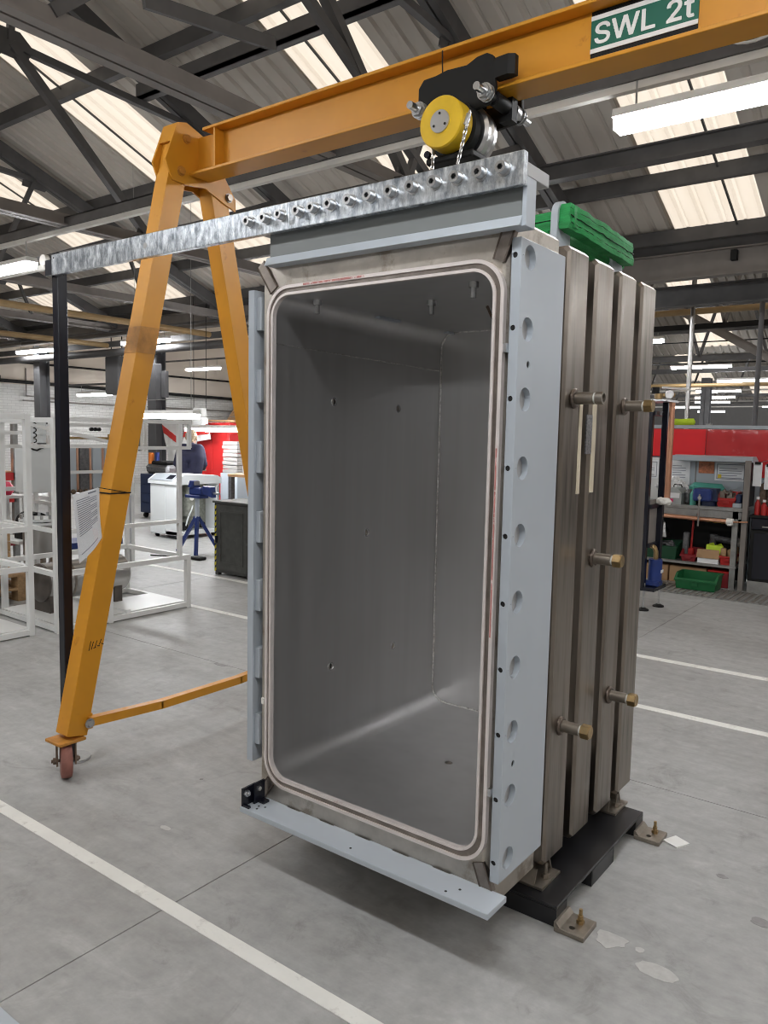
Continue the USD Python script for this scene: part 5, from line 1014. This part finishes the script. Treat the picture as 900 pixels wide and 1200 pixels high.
# on the worktop
Zt = .925
single('plastic_sheeting', crumple(crumple(mv(ball((0, 0, 0), .15, 4, (1.15, .75, 1.0)), (-1.80, 7.62, Zt + .15)), .09, 9), .035, 28, 4), 'plastic_white', 'heap of crumpled white plastic sheeting on the workbench', 'plastic sheeting')
tb = Thing('toolbox', 'grey metal toolbox with sloping lid on the workbench', 'toolbox', (-1.69, 7.42, Zt)); tb.part('body', PR([(-1.78, Zt), (-1.60, Zt), (-1.60, Zt + .13), (-1.65, Zt + .19), (-1.73, Zt + .19), (-1.78, Zt + .13)], 'y', 7.30, 7.60), 'toolbox'); tb.part('front_frame', [B(-1.76, -1.62, 7.292, 7.30, Zt + .07, Zt + .13)], 'plastic_white'); tb.part('handle', TUBE([(-1.74, 7.45, Zt + .19), (-1.73, 7.45, Zt + .22), (-1.65, 7.45, Zt + .22), (-1.64, 7.45, Zt + .19)], .008, 6), 'black_matt'); tb.part('latch', B(-1.74, -1.69, 7.285, 7.295, Zt + .02, Zt + .06), 'pink', 'pink sticker')
single('tool_case', crumple(B(-1.585, -1.50, 7.36, 7.7, Zt, Zt + .17, .03), .02, 12), 'junk_grey', 'dark green-grey case beside the grey toolbox', 'case')
single('teal_bag', crumple(B(-1.62, -1.22, 7.63, 7.78, Zt, Zt + .24, .05), .035, 9), 'teal', 'teal cloth bag lying behind the blue machine vice', 'bag'); single('teal_bottle', lathe([(0, 0), (.035, 0), (.035, .13), (.012, .17), (.012, .22), (0, .22)], (-1.475, 7.33, Zt), 14), 'teal', 'small teal bottle left of the blue machine vice', 'bottle')
v2 = Thing('machine_vice', 'dark blue vice with a hanging handle bolted to the front of the workbench', 'vice', (-1.33, 7.35, Zt)); v2.part('base', C((-1.32, 7.40, Zt), (-1.32, 7.40, Zt + .07), .085, 20), 'blue_dark'); v2.part('body', hull([(-1.43, 7.30, Zt + .06), (-1.20, 7.30, Zt + .06), (-1.43, 7.5, Zt + .06), (-1.20, 7.5, Zt + .06), (-1.45, 7.28, Zt + .2), (-1.22, 7.30, Zt + .2), (-1.45, 7.5, Zt + .2), (-1.22, 7.5, Zt + .2)]), 'blue_dark'); v2.part('jaw', B(-1.44, -1.24, 7.17, 7.26, Zt + .06, Zt + .20, .015), 'blue'); v2.part('screw', C((-1.35, 7.3, Zt + .1), (-1.35, 7.12, Zt + .1), .02, 12), 'zinc'); v2.part('handle', C((-1.35, 7.13, Zt + .14), (-1.35, 7.13, Zt - .22), .010, 8), 'girder', 'steel handle hanging down')
def bin_(name, label, x0, x1, y0, y1, z0, h, m_, cat='bin', lip=.55, group=None):
    t = Thing(name, label, cat, ((x0 + x1) / 2, (y0 + y1) / 2, z0), group=group)
    o = hull([(x0 + .015, y0 + .015, z0), (x1 - .015, y0 + .015, z0), (x0 + .015, y1 - .01, z0), (x1 - .015, y1 - .01, z0), (x0, y0, z0 + h * lip), (x1, y0, z0 + h * lip), (x0, y0 + (y1 - y0) * .3, z0 + h), (x1, y0 + (y1 - y0) * .3, z0 + h), (x0, y1, z0 + h), (x1, y1, z0 + h)])
    i_ = hull([(x0 + .022, y0 + .022, z0 + .008), (x1 - .022, y0 + .022, z0 + .008), (x0 + .022, y1 - .018, z0 + .008), (x1 - .022, y1 - .018, z0 + .008), (x0 + .008, y0 + .008, z0 + h + .1), (x1 - .008, y0 + .008, z0 + h + .1), (x0 + .008, y1 - .008, z0 + h + .1), (x1 - .008, y1 - .008, z0 + h + .1)])
    t.part('tub', cut(o, i_), m_); t.part('rim', [B(x0 - .008, x1 + .008, y1 - .008, y1 + .006, z0 + h - .015, z0 + h + .004), B(x0 - .008, x1 + .008, y0 - .008, y0 + .004, z0 + h * lip - .018, z0 + h * lip - .002)] + [BAR((x, y0, z0 + h * lip - .01), (x, y0 + (y1 - y0) * .3, z0 + h - .006), .012, .016) for x in (x0 - .002, x1 + .002)] + [B(x - .006, x + .006, y0 + (y1 - y0) * .3, y1, z0 + h - .014, z0 + h + .002) for x in (x0 - .002, x1 + .002)], m_)
    t.part('label_holder', B((x0 + x1) / 2 - .03, (x0 + x1) / 2 + .03, y0 - .012, y0 - .002, z0 + h * lip * .45, z0 + h * lip * .75), m_)
    return t
def junk(name, lab, x0, x1, y0, y1, z, h, m_, seed, cat='hardware'):
    r = np.random.default_rng(seed); ms = []
    for k in range(9):
        a = np.array([r.uniform(x0, x1), r.uniform(y0, y1), z + r.uniform(.1, 1) * h]); b = np.array([r.uniform(x0, x1), r.uniform(y0, y1), z + r.uniform(.3, 1) * h]); ms.append(C(a, b, r.uniform(.008, .022), 8))
        ms.append(B(*sorted((a[0] - .03, a[0] + .03)), a[1] - .02, a[1] + .02, z + .0, a[2], .004))
    single(name, ms, m_, lab, cat)
bin_('parts_bin', 'bright red open bin of hose fittings on the workbench', -1.22, -1.02, 7.34, 7.66, Zt, .16, 'bin_red'); junk('hose_fittings', 'tangle of hose fittings heaped in the bright red bench bin', -1.19, -1.05, 7.38, 7.6, Zt + .05, .15, 'raw_steel', 3, 'fittings')
q = Thing('clamp_block', 'small grey machine block at the right end of the workbench', 'machine part', (-.99, 7.42, Zt)); q.part('base', B(-1.04, -.945, 7.32, 7.5, Zt, Zt + .05, .006), 'panel_grey'); q.part('body', B(-1.02, -.96, 7.35, 7.46, Zt + .05, Zt + .15, .01), 'blue_dark'); q.part('wire_loop', TUBE([(-1.03 + .08 * math.cos(a), 7.4, Zt + .14 + .06 * math.sin(a)) for a in np.linspace(0, math.pi, 14)], .004, 6), 'shelf_steel')
# on the lower shelf
Zs = .265
bin_('parts_bin', 'black bin with a shiny casting, left on the lower shelf', -2.1, -1.86, 7.32, 7.66, Zs + .20, .15, 'black_matt'); 
bin_('parts_bin', 'dark green bin full of dark fixings on the lower shelf', -2.12, -1.62, 7.30, 7.7, Zs, .19, 'bin_green_dark', lip=.8); junk('fixings', 'dark fixings heaped in the dark green bin', -2.06, -1.68, 7.36, 7.62, Zs + .06, .16, 'junk_grey', 5, 'fixings')
single('metal_casting', crumple(hull([(-1.98, 7.4, Zs + .22), (-1.78, 7.4, Zs + .25), (-1.98, 7.6, Zs + .22), (-1.78, 7.6, Zs + .25), (-1.95, 7.42, Zs + .40), (-1.80, 7.42, Zs + .42), (-1.88, 7.58, Zs + .44)]), .01, 12), 'stainless', 'shiny folded metal piece sticking out of the black bin', 'metal piece')
bin_('parts_bin', 'dark red bin with a white label and a tall red tool', -1.57, -1.40, 7.30, 7.62, Zs, .13, 'red_dark'); single('red_tool', [C((-1.50, 7.45, Zs + .02), (-1.485, 7.45, Zs + .5), .012, 8), B(-1.53, -1.46, 7.42, 7.48, Zs + .01, Zs + .14, .01)], 'bin_red', 'tall thin red tool standing in the dark red bin', 'tool'); single('clutter_box', crumple(B(-1.585, -1.52, 7.40, 7.46, Zs + .012, Zs + .33, .01), .01, 10), 'junk_grey', 'dark upright part in the dark red bin', 'machine part')
q = Thing('open_carton', 'small open cardboard carton on the lower shelf', 'carton', (-1.27, 7.45, Zs)); q.part('tray', cut(B(-1.38, -1.15, 7.30, 7.6, Zs, Zs + .11), B(-1.375, -1.155, 7.305, 7.595, Zs + .01, Zs + .3)), 'plastic_white'); q.part('flap', hull([(-1.39, 7.285, Zs + .06), (-1.14, 7.285, Zs + .06), (-1.385, 7.31, Zs + .16), (-1.145, 7.31, Zs + .16), (-1.385, 7.315, Zs + .16), (-1.145, 7.315, Zs + .16), (-1.39, 7.292, Zs + .06), (-1.14, 7.292, Zs + .06)]), 'card')
for k, x in enumerate((-1.27, -1.18)): single('work_glove', crumple(hull([(x - .05, 7.40, Zs + .10), (x + .05, 7.40, Zs + .10), (x - .04, 7.56, Zs + .12), (x + .04, 7.56, Zs + .12), (x - .05, 7.42, Zs + .20), (x + .05, 7.42, Zs + .19), (x, 7.53, Zs + .22)]), .02, 14, k), 'lime', ['left', 'right'][k] + ' one of the lime green gloves in the open carton', 'glove')
bin_('parts_bin', 'bright red bin of offcuts at the right end of the lower shelf', -1.14, -.985, 7.30, 7.6, Zs, .11, 'bin_red', lip=.9); junk('offcuts', 'pale offcuts piled in the red bin on the lower shelf', -1.12, -1.0, 7.34, 7.56, Zs + .03, .16, 'wood', 9, 'offcuts')
q = Thing('grey_pipe_fitting', 'grey plastic drain fitting lying behind the lime gloves', 'pipe fitting', (-1.2, 7.65, Zs)); q.part('pipe', C((-1.32, 7.68, Zs + .26), (-1.0, 7.68, Zs + .22), .038, 16), 'junk_grey'); q.part('socket', C((-1.10, 7.68, Zs + .235), (-1.0, 7.68, Zs + .222), .052, 16), 'girder'); q.part('elbow', C((-1.31, 7.68, Zs), (-1.31, 7.68, Zs + .30), .042, 16), 'junk_grey')
for k, (x0, x1, lab) in enumerate([(-2.15, -1.72, 'plain cardboard box under the workbench, left one'), (-1.70, -1.28, 'cardboard box behind the big green bin under the workbench')]):
    q = Thing('cardboard_box', lab, 'box', ((x0 + x1) / 2, 7.5, 0)); q.part('carton', B(x0, x1, 7.34, 7.74, 0, .185, .003), 'card'); q.part('flap', B(x0 + .005, x1 - .005, 7.345, 7.54, .185, .19), 'card')
bin_('storage_bin', 'big green storage bin on the floor in front of the workbench', -1.50, -1.06, 6.88, 7.18, 0.012, .17, 'bin_green', lip=.62)
q = Thing('red_box', 'dark red box under the right end of the workbench', 'box', (-1.1, 7.4, 0)); q.part('body', B(-1.25, -1.03, 7.3, 7.6, 0, .17, .006), 'red_dark'); q.part('lid', B(-1.26, -1.025, 7.295, 7.605, .17, .19, .004), 'bin_red')
cp = Thing('copper_tube', 'long copper tube clamped across the front of the workbench', 'tube', (-1.5, 7.2, .75)); cp.part('tube', C((-2.2, 7.19, .80), (-1.02, 7.19, .775), .025, 20), 'copper'); cp.part('cap', [C((-1.06, 7.19, .776), (-.99, 7.19, .774), .038, 16), B(-1.05, -1.0, 7.16, 7.22, .73, .81, .008)], 'nozzle_white', 'pale end clamp'); cp.part('thin_tail', C((-.99, 7.19, .774), (-.84, 7.19, .785), .009, 8), 'copper'); cp.part('strap', [B(x - .006, x + .006, 7.212, 7.272, .76, .83) for x in (-2.1, -1.4)], 'shelf_steel')
# black cabinet at the right edge with bottles and hung papers
bk = Thing('black_cabinet', 'black steel cabinet with drawer at the right edge of the picture', 'cabinet', (-.3, 7.5, 0)); bk.part('body', B(-.82, .25, 7.24, 7.8, .13, .70, .005), 'black_matt'); bk.part('drawer', B(-.81, .24, 7.225, 7.24, .71, .83, .004), 'black_gloss'); bk.part('handle', B(-.70, .1, 7.212, 7.226, .735, .75, .003), 'shelf_steel', parent=None); bk.part('top', B(-.84, .27, 7.22, 7.82, .835, .865, .004), 'black_matt'); bk.part('plinth', B(-.82, .25, 7.24, 7.8, 0, .13), 'shelf_steel', 'bare steel plinth'); bk.part('carcass', B(-.82, .25, 7.25, 7.8, .70, .835), 'black_matt'); bk.part('door', B(-.78, .22, 7.232, 7.24, .16, .67, .003), 'black_gloss')
def bottle(x, y, m_, lab, h=.2, r=.03):
    q = Thing('spray_bottle', lab, 'bottle', (x, y, .865)); q.part('body', lathe([(0, 0), (r, 0), (r, h * .62), (r * .45, h * .78), (r * .45, h * .85), (0, h * .85)], (x, y, .865), 16), m_); q.part('cap', C((x, y, .865 + h * .85), (x, y, .865 + h), r * .55, 12), 'plastic_white' if m_ != 'orange' else 'black_matt')
bottle(-.78, 7.32, 'bin_red', 'leftmost red bottle on the black cabinet'); bottle(-.71, 7.30, 'bin_red', 'second red bottle on the black cabinet', .17); bottle(-.65, 7.33, 'red', 'short red bottle nearest the orange tin', .14, .035); bottle(-.58, 7.36, 'orange', 'orange tin on the black cabinet at the right edge', .24, .05)
junk('tool_bundle', 'bundle of dark tools standing behind the red bottles', -.80, -.55, 7.45, 7.6, .865, .36, 'rusty', 14, 'tools')
for k, (x, lab) in enumerate([(-.80, 'left sheaf of white papers hanging beside the bench upright'), (-.68, 'right sheaf of white papers hanging at the right edge')]):
    q = Thing('paper_sheaf', lab, 'papers', (x, 7.3, 1.17)); q.part('sheet', cloth([(x - .045, 1.44 - .02 * k), (x + .045, 1.44 - .02 * k), (x + .045, 1.18 - .03 * k), (x - .045, 1.18 - .03 * k)], 6, 10, .02, 20 + k, 7.30), 'paper', smooth=True); q.part('clip', B(x - .03, x + .03, 7.285, 7.33, 1.42 - .02 * k, 1.45 - .02 * k), 'black_matt'); q.part('hook', C((x, 7.32, 1.44 - .02 * k), (x, 7.94, 1.46), .004, 6), 'shelf_steel')
# floor grating
gr = Thing('floor_grating', 'steel bar grating let into the floor in front of the workbench', 'grating', (-1.2, 6.95, 0)); gr.part('edge_bar', [B(-2.4, .6, 6.58, 6.595, 0, .010), B(-2.4, .6, 7.19, 7.205, 0, .010)], 'shelf_steel'); gr.part('trench_floor', B(-2.4, .6, 6.595, 7.19, 0.0005, .002), 'girder')
for k in range(42): x = -2.36 + .07 * k; gr.part('bar', B(x, x + .030, 6.595, 7.19, .002, .010), 'shelf_steel', smooth=False)

# black test stand on threaded feet
ts_ = Thing('test_stand', 'narrow black test stand with copper pipe, valves on top and blue pump', 'test stand', (-1.35, 5.6, 0))
for (x, y, w_) in [(-1.42, 5.50, .07), (-1.36, 5.78, .055)]:
    ts_.part('post', B(x - w_ / 2, x + w_ / 2, y - .03, y + .03, .20, 2.03, .004), 'black_gloss')
    f_ = ts_.part('threaded_foot', C((x + .03, y, .02), (x + .03, y, .27), .011, 10), 'zinc', 'threaded levelling foot'); ts_.part('foot_pad', lathe([(0, 0), (.055, 0), (.055, .012), (.02, .028), (0, .028)], (x + .03, y, 0), 20), 'black_matt', parent=f_)
for z in (.62, 1.0, 1.9): ts_.part('cross_member', B(-1.40, -1.36, 5.5, 5.78, z, z + .04), 'black_gloss')
ts_.part('base_tray', B(-1.45, -1.28, 5.46, 5.82, .20, .235), 'black_gloss'); ts_.part('infill_panel', B(-1.395, -1.385, 5.53, 5.76, .66, 1.08), 'girder')
for (x, y) in [(-1.95, 5.5), (-1.95, 5.78)]: ts_.part('post', B(x - .03, x + .03, y - .03, y + .03, .0, 2.03, .004), 'black_gloss')
for y in (5.5, 5.78):
    for z in (.21, 1.9): ts_.part('cross_member', B(-1.95, -1.40, y - .02, y + .02, z, z + .04), 'black_gloss')
ts_.part('copper_pipe', [C((-1.29, 5.74, 1.06), (-1.29, 5.74, 2.03), .028, 20)], 'copper', 'upright copper pipe'); ts_.part('rag', crumple(ball((-1.31, 5.70, 1.07), .055, 2, (1.4, 1, .7)), .03, 22), 'nozzle_white', 'off-white rag tied on the stand')
ts_.part('top_plate', B(-1.46, -1.26, 5.46, 5.84, 2.03, 2.05), 'zinc'); ts_.part('valve', [C((-1.38, 5.6, 2.05), (-1.38, 5.6, 2.11), .035, 14), C((-1.42, 5.6, 2.09), (-1.26, 5.7, 2.10), .02, 10)], 'brass', 'brass valve body'); ts_.part('valve_handle', [C((-1.40, 5.56, 2.11), (-1.40, 5.56, 2.17), .035, 14)], 'black_matt'); ts_.part('gauge', [C((-1.28, 5.60, 2.10), (-1.27, 5.57, 2.10), .04, 20), BAR((-1.36, 5.62, 2.17), (-1.12, 5.72, 2.15), .02, .02)], 'alu', 'silver gauge and lever')
pm = ts_.part('pump', [C((-1.33, 5.62, .28), (-1.33, 5.62, .50), .065, 20), B(-1.40, -1.27, 5.55, 5.69, .236, .29, .01)], 'blue', 'blue pump'); ts_.part('elbow', TUBE([(-1.33, 5.62, .50), (-1.33, 5.62, .57), (-1.345, 5.62, .61), (-1.38, 5.62, .63)], .024, 10), 'brass', parent=pm); ts_.part('pump_label', B(-1.268, -1.262, 5.60, 5.66, .37, .40), 'plastic_white', parent=pm)

# corner of a grey plate at the bottom left of the picture
single('loose_plate', B(-1.72, -.60, -1.75, -1.045, 0, .02, .002), 'grey_paint', 'corner of a pale grey steel plate lying at the bottom left', 'plate')
